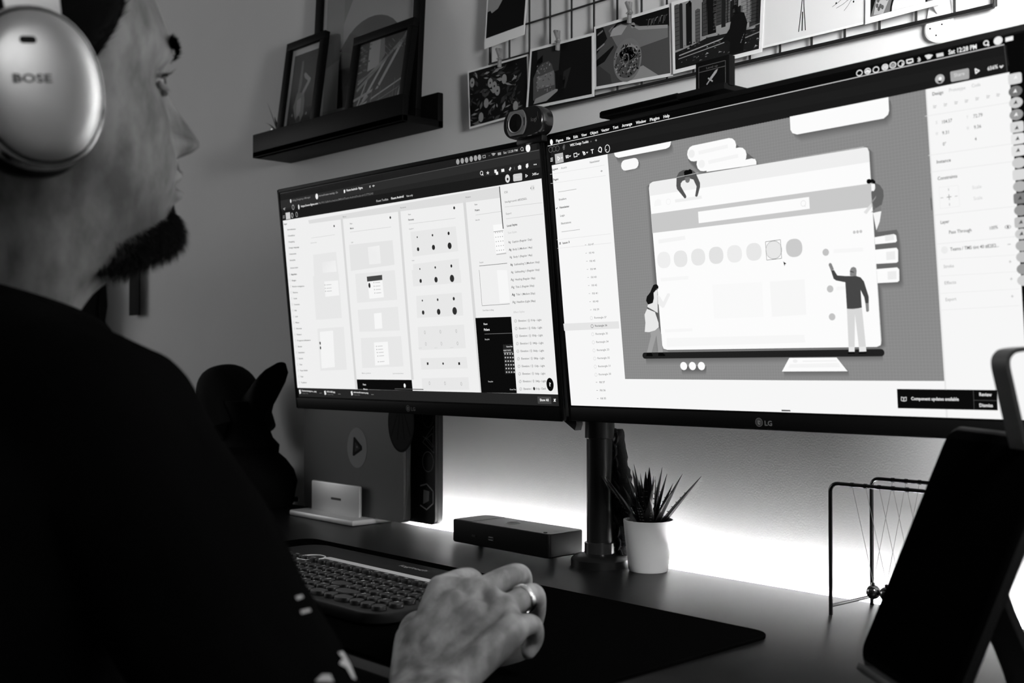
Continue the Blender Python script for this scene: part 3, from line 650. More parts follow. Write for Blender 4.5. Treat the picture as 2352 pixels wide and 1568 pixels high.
c.poly([(738, 1250), (775, 1205), (770, 1225), (742, 1262)], .55).poly([(735, 1330), (808, 1275), (812, 1320)], .5).poly([(750, 1335), (812, 1322), (800, 1400), (775, 1465), (762, 1400)], .96).poly([(680, 1330), (735, 1265), (742, 1290), (700, 1345)], .88)
c.up()
# left panel lettering
c.C(1240, 180, 3.564); HS = .0068
c.text((117, 755), (165, 745), 'Layers', .15, HS, True).text((190, 743), (238, 733), 'Assets', .62, HS).text((425, 697), (508, 680), 'Newsletter', .45, HS).text((125, 838), (168, 830), 'Pages', .2, HS, True)
c.text((172, 1000), (233, 990), 'Emailers', .35, HS).text((178, 1065), (258, 1053), 'Newsletter', .2, HS, True).text((183, 1132), (220, 1125), 'Logo', .35, HS).text((190, 1195), (272, 1183), 'Illustrations', .35, HS).text((203, 1355), (260, 1345), 'Issue 3', .2, HS, True)
c.pline([(149, 1062), (153, 1067), (160, 1056)], .0008, .2); c.line((513, 760), (530, 757), .0006, .5).line((521, 750), (523, 767), .0006, .5)
for a, b_ in (((167, 930), (317, 905)), ((195, 1255), (345, 1235))):
    for k in range(22): t0, t1 = k/22, (k+.6)/22; c.line((a[0]+(b_[0]-a[0])*t0, a[1]+(b_[1]-a[1])*t0), (a[0]+(b_[0]-a[0])*t1, a[1]+(b_[1]-a[1])*t1), .0006, .4)
for a, b_ in (((100, 785), (545, 710)), ((105, 860), (555, 795)), ((155, 1320), (595, 1270)), ((160, 1390), (600, 1345))): c.line(a, b_, .0004, .86)
c.line((175, 1345), (188, 1343), .0006, .3).line((175, 1355), (188, 1353), .0006, .3).line((179, 1340), (180, 1359), .0006, .3).line((184, 1339), (185, 1358), .0006, .3)
for n_, x, y in ((47, 413, 1368), (46, 418, 1436)): c.text((x, y), (x+45, y-6), 'Fill %d' % n_, .6, HS*.95).line((x-28, y-6), (x-17, y-8), .0005, .65)
c.C(1240, 580, 3.734)
c.poly([(218, 607), (693, 586), (698, 648), (226, 668)], .89); c.up()
for i, n_ in enumerate((45, 44, 43, 42, 41, 40, 39)): x, y = 445+5.5*i, 80+69.3*i; c.text((x, y), (x+48, y-4), 'Fill %d' % n_, .55, HS*.95); c.line((x-30, y-7), (x-18, y-8), .0005, .65)
for i, n_ in enumerate((37, 36, 35, 34, 33, 32, 31, 30)): x, y = 484+5.5*i, 564+69.3*i; c.text((x, y), (x+106, y-5), 'Rectangle %d' % n_, .33 if i == 1 else .55, HS*.95); c.disc((x-24, y-5), .0023, .4 if i == 1 else .82, seg=12, ring=.0005)
for i, n_ in enumerate((37, 36, 35)): x, y = 528+5*i, 1117+69.3*i; c.text((x, y), (x+48, y-2), 'Fill %d' % n_, .45, HS*.95); c.line((x-30, y-8), (x-18, y-8), .0005, .5)
# right panel lettering
c.C(1780, 80, 3.267); HR = .0082
for a, b_, s_, g, bo in (((1195, 458), (1278, 443), 'Design', .12, 0), ((1320, 430), (1445, 409), 'Prototype', .75, 0), ((1490, 397), (1557, 385), 'Code', .75, 0), ((1265, 668), (1345, 654), '104.57', .4, 0), ((1503, 625), (1573, 612), '72.79', .42, 0), ((1270, 750), (1320, 741), '9.31', .4, 0), ((1508, 707), (1563, 697), '9.36', .42, 0), ((1275, 833), (1300, 828), '0°', .4, 0), ((1515, 795), (1528, 793), '4', .4, 0), ((1222, 672), (1236, 669), 'X', .8, 0), ((1453, 632), (1466, 630), 'Y', .8, 0), ((1222, 756), (1240, 753), 'W', .8, 0), ((1455, 714), (1470, 711), 'H', .8, 0),
                    ((1227, 966), (1335, 950), 'Instance', .2, 0), ((1235, 1090), (1383, 1070), 'Constraints', .2, 0), ((1495, 1158), (1565, 1148), 'Scale', .82, 0), ((1505, 1240), (1572, 1231), 'Scale', .82, 0), ((1257, 1418), (1323, 1409), 'Layer', .2, 0), ((1320, 1492), (1490, 1474), 'Pass Through', .32, 0), ((1622, 1463), (1688, 1452), '100%', .4, 0)): c.text(a, b_, s_, g, HR, bool(bo))
for x, y in ((1215, 540), (1295, 525), (1375, 510), (1453, 497), (1533, 480), (1615, 465), (1690, 452)):
    c.line((x-10, y-12), (x-9, y+14), .0005, .72).line((x-5, y-4), (x+12, y-7), .0007, .7).line((x-5, y+8), (x+8, y+6), .0007, .7)
for a, b_ in (((1140, 612), (1772, 510)), ((1165, 905), (1790, 818)), ((1180, 1030), (1800, 950)), ((1210, 1352), (1822, 1285)), ((1232, 1568), (1835, 1510))): c.line(a, b_, .0005, .9)
for a, b_ in (((1245, 1145), (1390, 1128)), ((1390, 1128), (1402, 1285)), ((1402, 1285), (1256, 1303)), ((1256, 1303), (1245, 1145))): c.line(a, b_, .0004, .92)
c.line((1303, 1218), (1340, 1213), .0005, .4).line((1320, 1195), (1323, 1238), .0005, .4).line((1317, 1150), (1318, 1170), .0005, .6).line((1324, 1262), (1325, 1282), .0005, .6).line((1258, 1223), (1278, 1221), .0005, .6).line((1365, 1211), (1385, 1208), .0005, .6)
c.disc((1762, 1440), .0028, .3, .0016, 16, ring=.0004).disc((1762, 1440), .0009, .3, seg=10); c.poly([(1180, 1222), (1188, 1221), (1196, 1312), (1188, 1316)], .4)
c.C(1780, 540, 3.267)
for a, b_, s_, g in (((1330, 116), (1695, 86), 'Teams / TMS tint 40 #E2E2...', .3), ((1280, 246), (1358, 239), 'Stroke', .7), ((1286, 369), (1375, 361), 'Effects', .7), ((1294, 493), (1377, 486), 'Export', .7)): c.text(a, b_, s_, g, HR)
c.disc((1287, 110), .0034, .92)
for x, y in ((1779, 197), (1788, 326), (1795, 456)): c.line((x-10, y), (x+10, y), .0005, .7).line((x, y-11), (x, y+11), .0005, .7)
c.line((1760, 68), (1782, 66), .0006, .6)
for y in (165, 290, 420, 545): c.line((1255, y+15), (1850, y-20), .0005, .92)
c.poly([(930, 1150), (1678, 1158), (1687, 1310), (937, 1294)], .03); c.up()
c.text((1037, 1233), (1395, 1238), 'Component updates available', .92, .0082, True).text((1547, 1202), (1642, 1204), 'Review', .92, .0082, True).text((1548, 1283), (1650, 1285), 'Dismiss', .92, .0082, True)
c.line((1503, 1158), (1510, 1306), .0004, .3).line((1508, 1234), (1683, 1237), .0004, .3).pline([(963, 1212), (963, 1236), (981, 1241), (981, 1215), (963, 1210)], .0007, .8).pline([(983, 1215), (983, 1241), (1001, 1237), (1001, 1211), (983, 1215)], .0007, .8)
# menu bar and toolbar
c.px(); c.line((1263, 335.6), (2311, 103), .0008, .8).line((2311, 103), (2318, 165), .0005, .3)
HM_ = .0088
for a, b_, s_ in (((1282, 327), (1299, 323.4), 'Figma'), ((1306, 321.6), (1315, 319.6), 'File'), ((1322, 318.3), (1332.6, 316), 'Edit'), ((1340.6, 314), (1353, 311.4), 'View'), ((1360.5, 309.6), (1379, 305.7), 'Object'), ((1386.5, 303.5), (1405, 299), 'Vector'), ((1413, 297), (1425.5, 294), 'Text'), ((1433.8, 292.3), (1457, 287), 'Arrange'), ((1466, 285.5), (1489, 280.5), 'Window'), ((1497.6, 278.6), (1520, 273.5), 'Plugins'), ((1528.8, 271.8), (1543, 268.4), 'Help')): c.text(a, b_, s_, .97, HM_, True)
c.text((1314.5, 336.5), (1357, 327.5), 'WEC Design Toolkit', .97, .0078, True); c.disc((1271.5, 326.5), .0026, .95, .0036)
c.C(1240, 180, 3.564)
for x, y in ((106, 584), (134, 579), (162, 574)): c.disc((x, y), .0036, .38, seg=16, ring=.0006)
c.disc((216, 553), .0016, .5, seg=10, ring=.0004).disc((212, 563), .0016, .5, seg=10, ring=.0004).disc((214, 574), .0016, .5, seg=10, ring=.0004)
c.line((470, 508), (485, 505), .0007, .7).line((476, 498), (479, 516), .0007, .7).line((431, 513), (441, 521), .0005, .4).line((441, 511), (431, 523), .0005, .4)
for k in range(3): c.line((105, 655+12*k), (124, 651+12*k), .0009, .9)
c.poly([(139, 621), (206, 607), (213, 685), (146, 700)], .72); c.up()
c.pline([(163, 640), (167, 672), (183, 654), (163, 640)], .0009, .97).pline([(193, 648), (198, 655), (203, 646)], .001, .97)
for x in (265, 335, 405): c.pline([(x-5, 634-(x-265)*.21), (x, 640-(x-265)*.21), (x+5, 632-(x-265)*.21)], .001, .92)
c.line((234, 628), (238, 656), .0009, .95).line((246, 626), (250, 654), .0009, .95).line((228, 637), (255, 631), .0009, .95).line((230, 649), (257, 643), .0009, .95)
c.pline([(296, 616), (320, 610), (324, 638), (299, 644), (296, 616)], .0009, .95)
c.pline([(368, 600), (384, 603), (391, 620), (378, 627), (368, 600)], .0009, .95); c.disc((380, 612), .001, .95)
c.text((438, 617), (460, 612), 'T', .97, .0135, True)
c.pline([(497, 590), (505, 600), (520, 604), (524, 585), (522, 570), (516, 566), (512, 563), (505, 566), (500, 580)], .0012, .95)
c.disc((571, 575), .0042, .95, .0048, 18, ring=.0008).line((560, 590), (564, 580), .001, .95)
c.C(1780, 80, 3.267)
for x, y in ((650, 288), (712, 274), (774, 263), (842, 244), (901, 229), (962, 217)): c.disc((x, y), .0036, .88, .0031, 16, ring=.0010)
c.poly([(690, 285), (705, 262), (722, 264), (737, 278), (730, 288)], .9).poly([(820, 262), (830, 232), (855, 228), (866, 254)], .85).poly([(884, 222), (917, 215), (915, 240), (902, 252), (888, 245)], .6).poly([(970, 205), (985, 230), (965, 238)], .85)
c.pline([(1005, 192), (1048, 182), (1052, 205), (1008, 215), (1005, 192)], .0012, .9).poly([(1015, 222), (1028, 205), (1042, 216)], .9)
c.pline([(1088, 180), (1108, 192), (1096, 204), (1096, 172), (1106, 182), (1088, 200)], .0008, .8)
for k in (0, 1, 2): c.pline([(1170-9*(k+1)*.9, 181-10*k), (1169, 176-11*k), (1170+9*(k+1)*.9, 177-10*k)], .0014, .9)
c.poly([(1225, 145), (1278, 134), (1283, 160), (1230, 172)], .85)
c.text((1318, 150), (1530, 106), 'Sat 12:28 PM', .97, .0108, True)
c.disc((1600, 64), .0026, .95, .0024, 18, ring=.0010).line((1607, 72), (1622, 84), .0016, .95).disc((1690, 46), .0040, .93, .0036, 22)
for k in range(4): c.line((1745, 28+8*k), (1803, 14+8*k), .0009, .95)
c.disc((1253, 333), .0046, .7, .0042, 24); c.up(); c.disc((1256, 330), .0016, .97).poly([(1235, 352), (1250, 345), (1270, 350), (1255, 364)], .06)
c.poly([(1335, 278), (1465, 252), (1473, 262), (1474, 325), (1467, 333), (1343, 355), (1336, 347), (1331, 288)], .66); c.up(); c.text((1360, 320), (1440, 303), 'Share', .85, .0088)
c.pline([(1520, 258), (1524, 291), (1549, 271), (1520, 258)], .0011, .95).text((1612, 270), (1690, 252), '656%', .92, .0085, True).pline([(1706, 238), (1715, 247), (1726, 234)], .0012, .9)
# icon column at the right screen edge
for i, (x, y, g) in enumerate(((1817, 330, .85), (1820, 425, .45), (1824, 510, .8), (1827, 600, .6), (1832, 692, .85), (1838, 780, .9), (1842, 868, .88), (1846, 960, .8), (1850, 1048, .85), (1853, 1136, .7), (1857, 1225, .5), (1861, 1315, .6), (1864, 1405, .75), (1868, 1492, .8), (1872, 1580, .7), (1876, 1665, .75), (1880, 1755, .6), (1884, 1840, .8))):
    c.disc((x, y), .0060, g, .0047, 20, .35 if i in (0, 4, 5, 6, 8, 10, 12) else 1.0)
c.up()
for i, (x, y) in enumerate(((1824, 322), (1820, 425), (1824, 510), (1827, 600), (1832, 700), (1838, 780), (1842, 868), (1857, 1225), (1864, 1405), (1868, 1492))):
    c.poly([(x-18, y+14), (x+2, y-20), (x+14, y+12), (x+4, y+6)], .95 if i in (0, 1, 3) else .25)
c.px(); c.build('screen_image', sR)

# ------------------------------------------------------------------ left screen
c = cL.px()
c.poly([(642.8, 446), (1238.5, 327.5), (1285.5, 932.5), (687, 910)], .145)
c.poly([(642.8, 446), (1238.5, 327.5), (1239.8, 343), (644.2, 461)], .03); c.up()
c.poly([(644.2, 461), (1239.6, 342.5), (1241.2, 364), (645.5, 480)], .17); c.poly([(646.8, 484), (1242.2, 384), (1244, 409.7), (650, 506.6)], .10)
c.line((830, 425), (1240, 344), .0006, .42).line((1240, 344), (1246, 430), .0005, .35)
c.C(630, 320, 3.51); L1 = (630, 320, 3.51); L2 = (630, 620, 3.459)
c.px().poly([(650, 506.6), (1244, 409.7), (1282.8, 905.6), (683.5, 890.3)], .93); c.up()
# canvas strip and gaps between the drawn pages
c.C(*L1); c.poly([(275, 652), (1818, 380), (1826, 470), (283, 680)], .86)
def q2(*p): return [((x-620+620)*1.0, y) for x, y in p]
def gap(a, b_, w):       # a in the upper crop, b_ in the lower crop
    A = (L1[0]+a[0]/L1[2], L1[1]+a[1]/L1[2]); B = (L2[0]+b_[0]/L2[2], L2[1]+b_[1]/L2[2]); c.px().line(A, B, w, .84)
gap((545, 640), (654, 945), .0055); gap((1008, 572), (1100, 870), .0055); gap((1533, 490), (1647, 972), .0055); c.up()
c.C(*L1)
# faint blocks on the pages
for q, g in (([(605, 850), (955, 812), (972, 1010), (620, 1060)], .89), ([(1100, 745), (1465, 700), (1485, 900), (1118, 945)], .90), ([(1120, 1005), (1490, 960), (1500, 1123), (1128, 1123)], .90), ([(315, 930), (500, 905), (520, 1095), (325, 1123)], .90), ([(755, 868), (850, 855), (862, 1000), (768, 1008)], .95), ([(385, 990), (495, 975), (505, 1065), (395, 1075)], .95)): c.poly(q, g)
for a, b_ in (((612, 748), (945, 705)), ((1085, 682), (1462, 635)), ((300, 795), (490, 768)), ((1625, 610), (1830, 580)), ((1870, 640), (2170, 600)), ((1860, 545), (2165, 510))): c.line(a, b_, .0005, .78)
c.poly([(1765, 690), (1845, 680), (1858, 880), (1872, 910), (1790, 922)], .97).poly([(1790, 924), (1872, 912), (1872, 922), (1795, 932)], .75); c.up()
for j in range(5):
    for i in range(4): c.disc((1786+18*i+3*j, 752-2*i+36*j), .0008, .6, seg=6)
c.line((1818, 380), (1848, 720), .0018, .35).line((1770, 745), (1848, 735), .0007, .5).line((1655, 1020), (1880, 998), .0007, .45)
HL = .0070
for a, b_, s_, g, h_, bo in (((612, 685), (632, 682), 'Fluent', .4, HL*.8, 0), ((614, 725), (643, 720), 'Menus', .25, HL, 1), ((1083, 612), (1103, 609), 'Fluent', .3, HL*.8, 0), ((1083, 656), (1128, 650), 'Personas', .2, HL, 1), ((1618, 532), (1640, 529), 'Fluent', .3, HL*.8, 0), ((1620, 580), (1658, 574), 'Pickers', .2, HL, 1), ((1545, 474), (1586, 467), 'Pickers', .5, HL*.8, 0), ((1018, 558), (1065, 550), 'Personas', .55, HL*.8, 0), ((555, 630), (583, 626), 'Menus', .6, HL*.8, 0),
                     ((1856, 435), (1884, 431), 'CSS', .5, HL, 0), ((1862, 512), (2040, 485), 'background: #E5E5E5;', .5, HL, 0), ((1870, 608), (1916, 601), 'Export', .62, HL, 0), ((1878, 705), (1962, 692), 'Local Styles', .15, HL, 1), ((1885, 762), (1958, 751), 'Text Styles', .78, HL, 0),
                     ((80, 690), (105, 685), 'Pages', .3, HL*.9, 1), ((295, 840), (345, 833), 'Overview of menus', .7, HL*.7, 0), ((622, 835), (640, 832), 'Light', .6, HL*.7, 0), ((1090, 728), (1125, 722), 'Standard', .6, HL*.7, 0), ((1625, 656), (1660, 651), 'Date picker', .5, HL*.7, 0), ((1112, 982), (1132, 979), 'Initials', .6, HL*.7, 0), ((1656, 998), (1690, 994), 'Time picker', .5, HL*.7, 0)): c.text(a, b_, s_, g, h_, bool(bo))
for x, y, r in ((485, 698, .0016), (938, 630, .0018), (1453, 552, .0019), (1155, 788, .0012), (1278, 772, .0016), (1408, 757, .0022), (1162, 885, .0026), (1286, 870, .0034), (1416, 857, .0042), (1176, 1044, .0012), (1300, 1032, .0016), (1430, 1020, .002)): c.disc((x, y), r, .16, r*1.1, 14)
for s_, y in (('Introduction', 733), ('Checklists', 783), ('Changelog', 832), ('Design language', 880), ('Components', 930), ('Examples', 980), ('Action bars', 1042), ('App bars', 1093)):
    x = 108+(y-733)*.08; c.text((x, y), (x+9*len(s_)*.62, y-6*len(s_)/12), s_, .45, HL*.9, True)
for i, (s_, e) in enumerate((('Caption (Regular 12sp)', (2080, 812)), ('Body 2 (Medium 14sp)', (2083, 876)), ('Body 1 (Regular 14sp)', (2083, 938)), ('Subheading 2 (Medium 16sp)', (2142, 994)), ('Subheading 1 (Regular 16sp)', (2142, 1056)))):
    x, y = 1920+5.5*i, 834+60.5*i; c.text((x, y), e, s_, .42, HL); c.text((x-30, y+3), (x-12, y), 'Ag', .2 if i in (1, 3) else .4, HL*1.15, i in (1, 3))
for i, g in ((0, .4), (1, .5)): pass
c.pline([(2075, 400), (2068, 394), (2073, 385)], .0007, .35).pline([(2088, 398), (2096, 391), (2090, 383)], .0007, .35); c.poly([(2070, 372), (2098, 368), (2102, 408), (2074, 413)], .88)
# chrome of the browser
for a, b_, s_, g, h_, bo in (((825, 506), (922, 490), 'Fluent Toolkits', .75, .0085, 0), ((945, 485), (1046, 467), 'Fluent Android', .95, .0085, 1), ((1068, 465), (1120, 456), 'View only', .8, .0075, 0), ((218, 547), (355, 522), 'https://www.figma.com', .9, .0085, 1), ((358, 522), (800, 443), '/file/Wk15aBsXoLsheL6cz3M0hA/Fluent-Android?node-id=2177%3A0', .45, .0085, 0), ((585, 420), (715, 396), 'Fluent Android - Figma', .95, .0085, 1), ((362, 462), (515, 433), 'microsoft teams meeting - Go', .6, .008, 0), ((148, 500), (295, 471), 'Using Designing a Manager', .5, .008, 0), ((1850, 118), (1965, 96), 'Sat 12:28 PM', .75, .0085, 0), ((2083, 292), (2118, 285), '34%', .92, .008, 1)): c.text(a, b_, s_, g, h_, bool(bo))
c.disc((345, 460), .0036, .92, .0045, 18).disc((135, 497), .0022, .85, .003, 12).poly([(562, 408), (574, 405), (574, 430), (564, 433)], .95); c.line((770, 374), (778, 388), .001, .8).line((770, 388), (778, 372), .001, .8).line((793, 376), (812, 372), .001, .8).line((801, 366), (803, 384), .001, .8)
c.disc((154, 547), .0032, .7, .0042, 16, ring=.0009).disc((200, 545), .0022, .85, .004, 12).pline([(90, 553), (76, 560), (88, 568)], .001, .7)
c.poly([(93, 592), (128, 586), (133, 640), (98, 646)], .8); c.disc((147, 612), .003, .8, .0042, 14, ring=.001).disc((183, 605), .003, .7, .0042, 14, ring=.0008)
for k in range(3): c.line((72, 617+9*k), (87, 614+9*k), .0008, .6)
for x, y in ((1482, 180), (1518, 173), (1553, 167), (1590, 158), (1625, 151), (1657, 145)): c.disc((x, y), .0034, .62, .0038, 14)
c.pline([(1682, 132), (1704, 127), (1706, 146), (1685, 150), (1682, 132)], .001, .6).line((1730, 133), (1742, 130), .0008, .4)
for k in (0, 1, 2): c.pline([(1770-5*(k+1), 130-7*k), (1770, 126-7*k), (1770+5*(k+1), 128-7*k)], .0009, .7)
c.poly([(1803, 108), (1830, 103), (1832, 124), (1805, 129)], .6); c.disc((2000, 78), .0026, .75, seg=14, ring=.0007).line((2005, 84), (2013, 91), .0008, .75).disc((2048, 71), .0042, .95, .005, 18)
c.disc((1674, 272), .003, .9, seg=14, ring=.0009).line((1678, 278), (1688, 290), .0012, .9)
c.poly([(1724+14*math.cos(rad(a))*(1 if k % 2 == 0 else .45), 270+16*math.sin(rad(a))*(1 if k % 2 == 0 else .45)) for k, a in enumerate(range(-90, 270, 36))], .85)
c.poly([(1776, 245), (1795, 242), (1797, 268), (1778, 271)], .92).poly([(1788, 262), (1806, 259), (1808, 283), (1790, 286)], .97).poly([(1832, 240), (1856, 236), (1858, 260), (1834, 264)], .92).line((1898, 250), (1910, 226), .0025, .9).poly([(1966, 218), (1980, 206), (1994, 212), (1994, 238), (1970, 243)], .9).poly([(2032, 200), (2048, 192), (2052, 218), (2040, 234), (2030, 222)], .95)
for x in (2097, 2106, 2115): c.disc((x, 203-(x-2097)*.1), .0008, .9, seg=8)
c.line((1938, 222), (1940, 245), .0005, .45); c.disc((1883, 316), .0044, .85, .0054, 18); c.up(); c.disc((1884, 320), .0018, .2)
c.poly([(1928, 288), (1935, 280), (1995, 271), (2001, 277), (2002, 325), (1996, 331), (1936, 339), (1930, 333)], .80); c.text((1942, 316), (1986, 308), 'Share', .93, .0078); c.pline([(2029, 283), (2031, 305), (2045, 292), (2029, 283)], .0009, .9).pline([(2122, 277), (2127, 283), (2133, 275)], .001, .85)
for s_, x0, x1, y0, y1 in (('Microsoft Edge', 95, 180, 448, 432), ('File', 200, 220, 428, 424), ('Edit', 235, 255, 421, 417), ('View', 272, 297, 414, 409), ('History', 318, 358, 405, 397), ('Favourites', 378, 438, 393, 382), ('Tools', 457, 487, 377, 371), ('Window', 610, 660, 348, 338), ('Help', 680, 708, 334, 328)): c.text((x0, y0), (x1, y1), s_, .14, .0078)
c.C(*L2)
for q, g in (([(645, 30), (960, 0), (980, 235), (662, 260)], .895), ([(665, 315), (985, 290), (1000, 480), (680, 490)], .895), ([(690, 540), (1010, 525), (1030, 765), (702, 778)], .895), ([(1095, 0), (1480, 0), (1490, 100), (1108, 130)], .90), ([(1130, 205), (1492, 178), (1505, 360), (1138, 380)], .90), ([(1142, 452), (1510, 432), (1525, 620), (1152, 636)], .90), ([(1165, 700), (1530, 690), (1540, 780), (1172, 790)], .90), ([(1175, 860), (1545, 850), (1552, 950), (1180, 955)], .90), ([(310, 50), (515, 30), (540, 380), (335, 395)], .905), ([(345, 465), (555, 450), (580, 790), (370, 800)], .905)): c.poly(q, g)
c.poly([(658, 868), (1095, 872), (1103, 958), (665, 946)], .03).poly([(1600, 380), (1885, 370), (1930, 978), (1648, 972)], .03); c.up()
c.poly([(738, 52), (860, 38), (862, 78), (742, 92)], .27).poly([(745, 92), (862, 80), (875, 215), (760, 228)], .965).poly([(795, 345), (855, 338), (862, 462), (803, 468)], .965).poly([(795, 575), (905, 568), (918, 750), (805, 758)], .965).poly([(400, 90), (510, 82), (520, 200), (410, 212)], .95).poly([(365, 490), (470, 480), (485, 770), (380, 780)], .95)
c.poly([(1772, 0), (1852, 0), (1876, 255), (1795, 262)], .965).poly([(1820, 592), (1898, 588), (1912, 820), (1838, 826)], .14); c.up()
c.disc((760, 122), .0026, .15, .004, 14).disc((1040, 917), .0024, .95, .0032, 14).disc((368, 580), .0018, .15, .0026).disc((371, 617), .0018, .2, .0026)
for x, y, r in ((1167, 86, .0026), (1289, 76, .0036), (1416, 66, .0046), (1180, 242, .0013), (1302, 235, .0017), (1430, 227, .0022), (1187, 337, .0028), (1310, 331, .0038), (1437, 324, .0048)): c.disc((x, y), r, .18, r*1.12, 16)
c.poly([(1215, 733), (1229, 732), (1230, 752), (1217, 753)], .2).disc((1345, 742), .0017, .2).poly([(1465, 732), (1479, 731), (1481, 752), (1467, 753)], .1)
for x, y in ((1200, 495), (1324, 489), (1450, 484), (1208, 586), (1332, 584), (1460, 582), (1237, 898), (1360, 899), (1490, 903)): c.disc((x, y), .0016, .62, .0026, 10, ring=.0005)
for j in range(4):
    for i in range(3): c.line((1150+125*i+2*j, 620-2*i+0*j), (1170+125*i+2*j, 618-2*i), .0004, .8)
for j in range(6):
    for i in range(4): c.poly([(1832+20*i+2.5*j, 660+29*j), (1842+20*i+2.5*j, 659+29*j), (1843+20*i+2.5*j, 670+29*j), (1833+20*i+2.5*j, 671+29*j)], .75)
c.line((1655, 283), (1875, 268), .0006, .5).line((1632, 0), (1655, 283), .0006, .5).line((1675, 508), (1893, 500), .0005, .5).line((1826, 656), (1897, 652), .0006, .7)
for a, b_, s_, g, h_, bo in (((1667, 435), (1698, 434), 'Fluent', .9, .0065, 1), ((1670, 482), (1716, 480), 'Pickers', .95, .0085, 1), ((1677, 555), (1715, 554), 'Date picker', .75, .005, 1), ((1848, 613), (1897, 611), 'Choose Date', .85, .005, 1), ((1825, 644), (1885, 641), 'SELECT DATE', .8, .005, 1), ((1703, 890), (1743, 889), 'Time picker', .75, .005, 1), ((1875, 953), (1925, 953), 'Choose Time', .8, .005, 0), ((708, 914), (733, 915), 'Fluent', .9, .0068, 1), ((712, 950), (745, 951), 'Menus', .9, .0060, 1), ((1660, 326), (1748, 321), 'Date Picker in dialog', .55, .0055, 0), ((700, 823), (772, 822), 'Menus guidance', .65, .005, 0), ((945, 825), (1030, 824), 'Learn more about menus', .6, .005, 0), ((1905, 342), (1993, 336), 'Effect Styles', .78, .007, 0), ((2115, 1040), (2185, 1040), 'Show All', .95, .0088, 1)): c.text(a, b_, s_, g, h_, bool(bo))
for i, (s_, e) in enumerate((('Heading (Regular 18sp)', (2078, 70)), ('Title 2 (Regular 20sp)', (2070, 130)), ('Title 1 (Medium 20sp)', (2077, 191)), ('Headline (Light 28sp)', (2080, 251)))):
    x, y = 1917+4.5*i, 82+59.5*i; c.text((x, y), e, s_, .42, HL); c.text((x-34, y+3), (x-10, y+1), 'Ag', .2 if i == 2 else .45, HL*1.25, i == 2)
for i, (s_, ex, ey) in enumerate((('01', 2127, 402), ('02', 2133, 463), ('03', 2138, 524), ('04', 2143, 585), ('06', 2147, 646), ('08', 2151, 706), ('12', 2154, 767), ('16', 2158, 828), ('24', 2164, 888), ('01', 2164, 948))):
    x, y = 1943+4.6*i, 410+60*i; t_ = 'Elevation /      %sdp - %s' % (s_, 'Dark' if i == 9 else 'Light'); c.text((x, y), (ex, ey), t_, .42, HL)
    c.disc((x+84, y-9), .0017, .1 if i == 9 else .8, .0022, 12)
    for k in range(8): a = k*math.pi/4; c.line((x-22+5*math.cos(a), y-6+7*math.sin(a)), (x-22+11*math.cos(a), y-6+14*math.sin(a)), .0005, .45)
for i, s_ in enumerate(('App bars', 'Badges', 'Bottom navigation', 'Buttons', 'Cards', 'Controls', 'FAB', 'List', 'Menus', 'Personas', 'Pickers', 'Progress indicators', 'Sheets', 'Snackbars', 'Switch', 'Tabs', 'Text fields', 'Tips', 'Toolbars')):
    x, y = 139+4.3*i, 40+47.7*i; c.text((x, y), (x+5.6*len(s_), y-.2*len(s_)), s_, .42, HL*.85, True); c.disc((x-14, y-6), .0014, .7, .002, 10, ring=.0004)
for x, y in ((795, 100), (797, 128), (800, 155), (803, 182), (815, 605), (818, 630), (822, 655), (826, 682), (830, 728), (407, 118), (409, 145), (411, 168)): c.line((x+10, y), (x+50, y-3), .0008, .72).disc((x, y), .0009, .6)
c.disc((2195, 908), .0064, .03, .0086, 28); c.up(); c.text((2187, 922), (2203, 922), '?', .95, .013, True)
c.poly([(2095, 1003), (2203, 1005), (2207, 1063), (2099, 1060)], .27); c.up(); c.text((2115, 1040), (2185, 1041), 'Show All', .96, .0088, True).line((2226, 1022), (2240, 1044), .0013, .95).line((2240, 1022), (2226, 1044), .0013, .95)
for x, y, s_, w in ((222, 962, 'Custom-backgrou....png', 118), (422, 970, 'NO-NBS.jpg', 66), (634, 974, 'microsoft-teams.png', 118)):
    c.poly([(x-22, y-10), (x-10, y-14), (x-4, y+16), (x-16, y+22)], .9).text((x, y), (x+w, y+w*.06), s_, .9, .0068, True).text((x+4, y+20), (x+52, y+23), 'Open File', .4, .006)
    for k in range(3): c.disc((x+w+26+7*k, y+14), .0005, .7, seg=6)
c.line((962, 942), (1190, 947), .0012, .3)
c.px(); c.build('screen_image', sL)

# ================================================================== monitor arm
pb = Vector((-1.070, -.075, DZ))
ar = thing('monitor_stand', pb, 'black dual monitor arm with a thick post clamped to the desk', 'monitor arm')
b = MB(); b.lathe([(.040, 0), (.040, .010), (.036, .014), (.022, .018)], 36, Matrix.Translation(pb)); b.build('base_plate', M_SATIN, ar)
b = MB(); b.lathe([(.0215, .012), (.0215, .032), (.019, .033)], 32, Matrix.Translation(pb)); b.build('base_collar', mat('polished_collar', .05, .18, .6), ar)
M_POST = mat('post_black', .008, .32, spec=.35)
b = MB(); b.cyl(pb+Vector((0, 0, .02)), pb+Vector((0, 0, .42)), .0182, seg=36); b.build('post', M_POST, ar)
b = MB(); b.lathe([(.0185, .175), (.0205, .176), (.0205, .215), (.0185, .216)], 32, Matrix.Translation(pb), False); b.lathe([(.0185, .215), (.0225, .217), (.0225, .30), (.019, .302)], 32, Matrix.Translation(pb)); b.build('post_collar', M_POST, ar)
hz = Vector((pb.x, pb.y, CAM.z+.10))
b = MB(); b.lathe([(.019, .30), (.032, .31), (.032, .40), (.019, .41)], 32, Matrix.Translation(pb)); b.build('arm_hub', M_BLACK, ar)
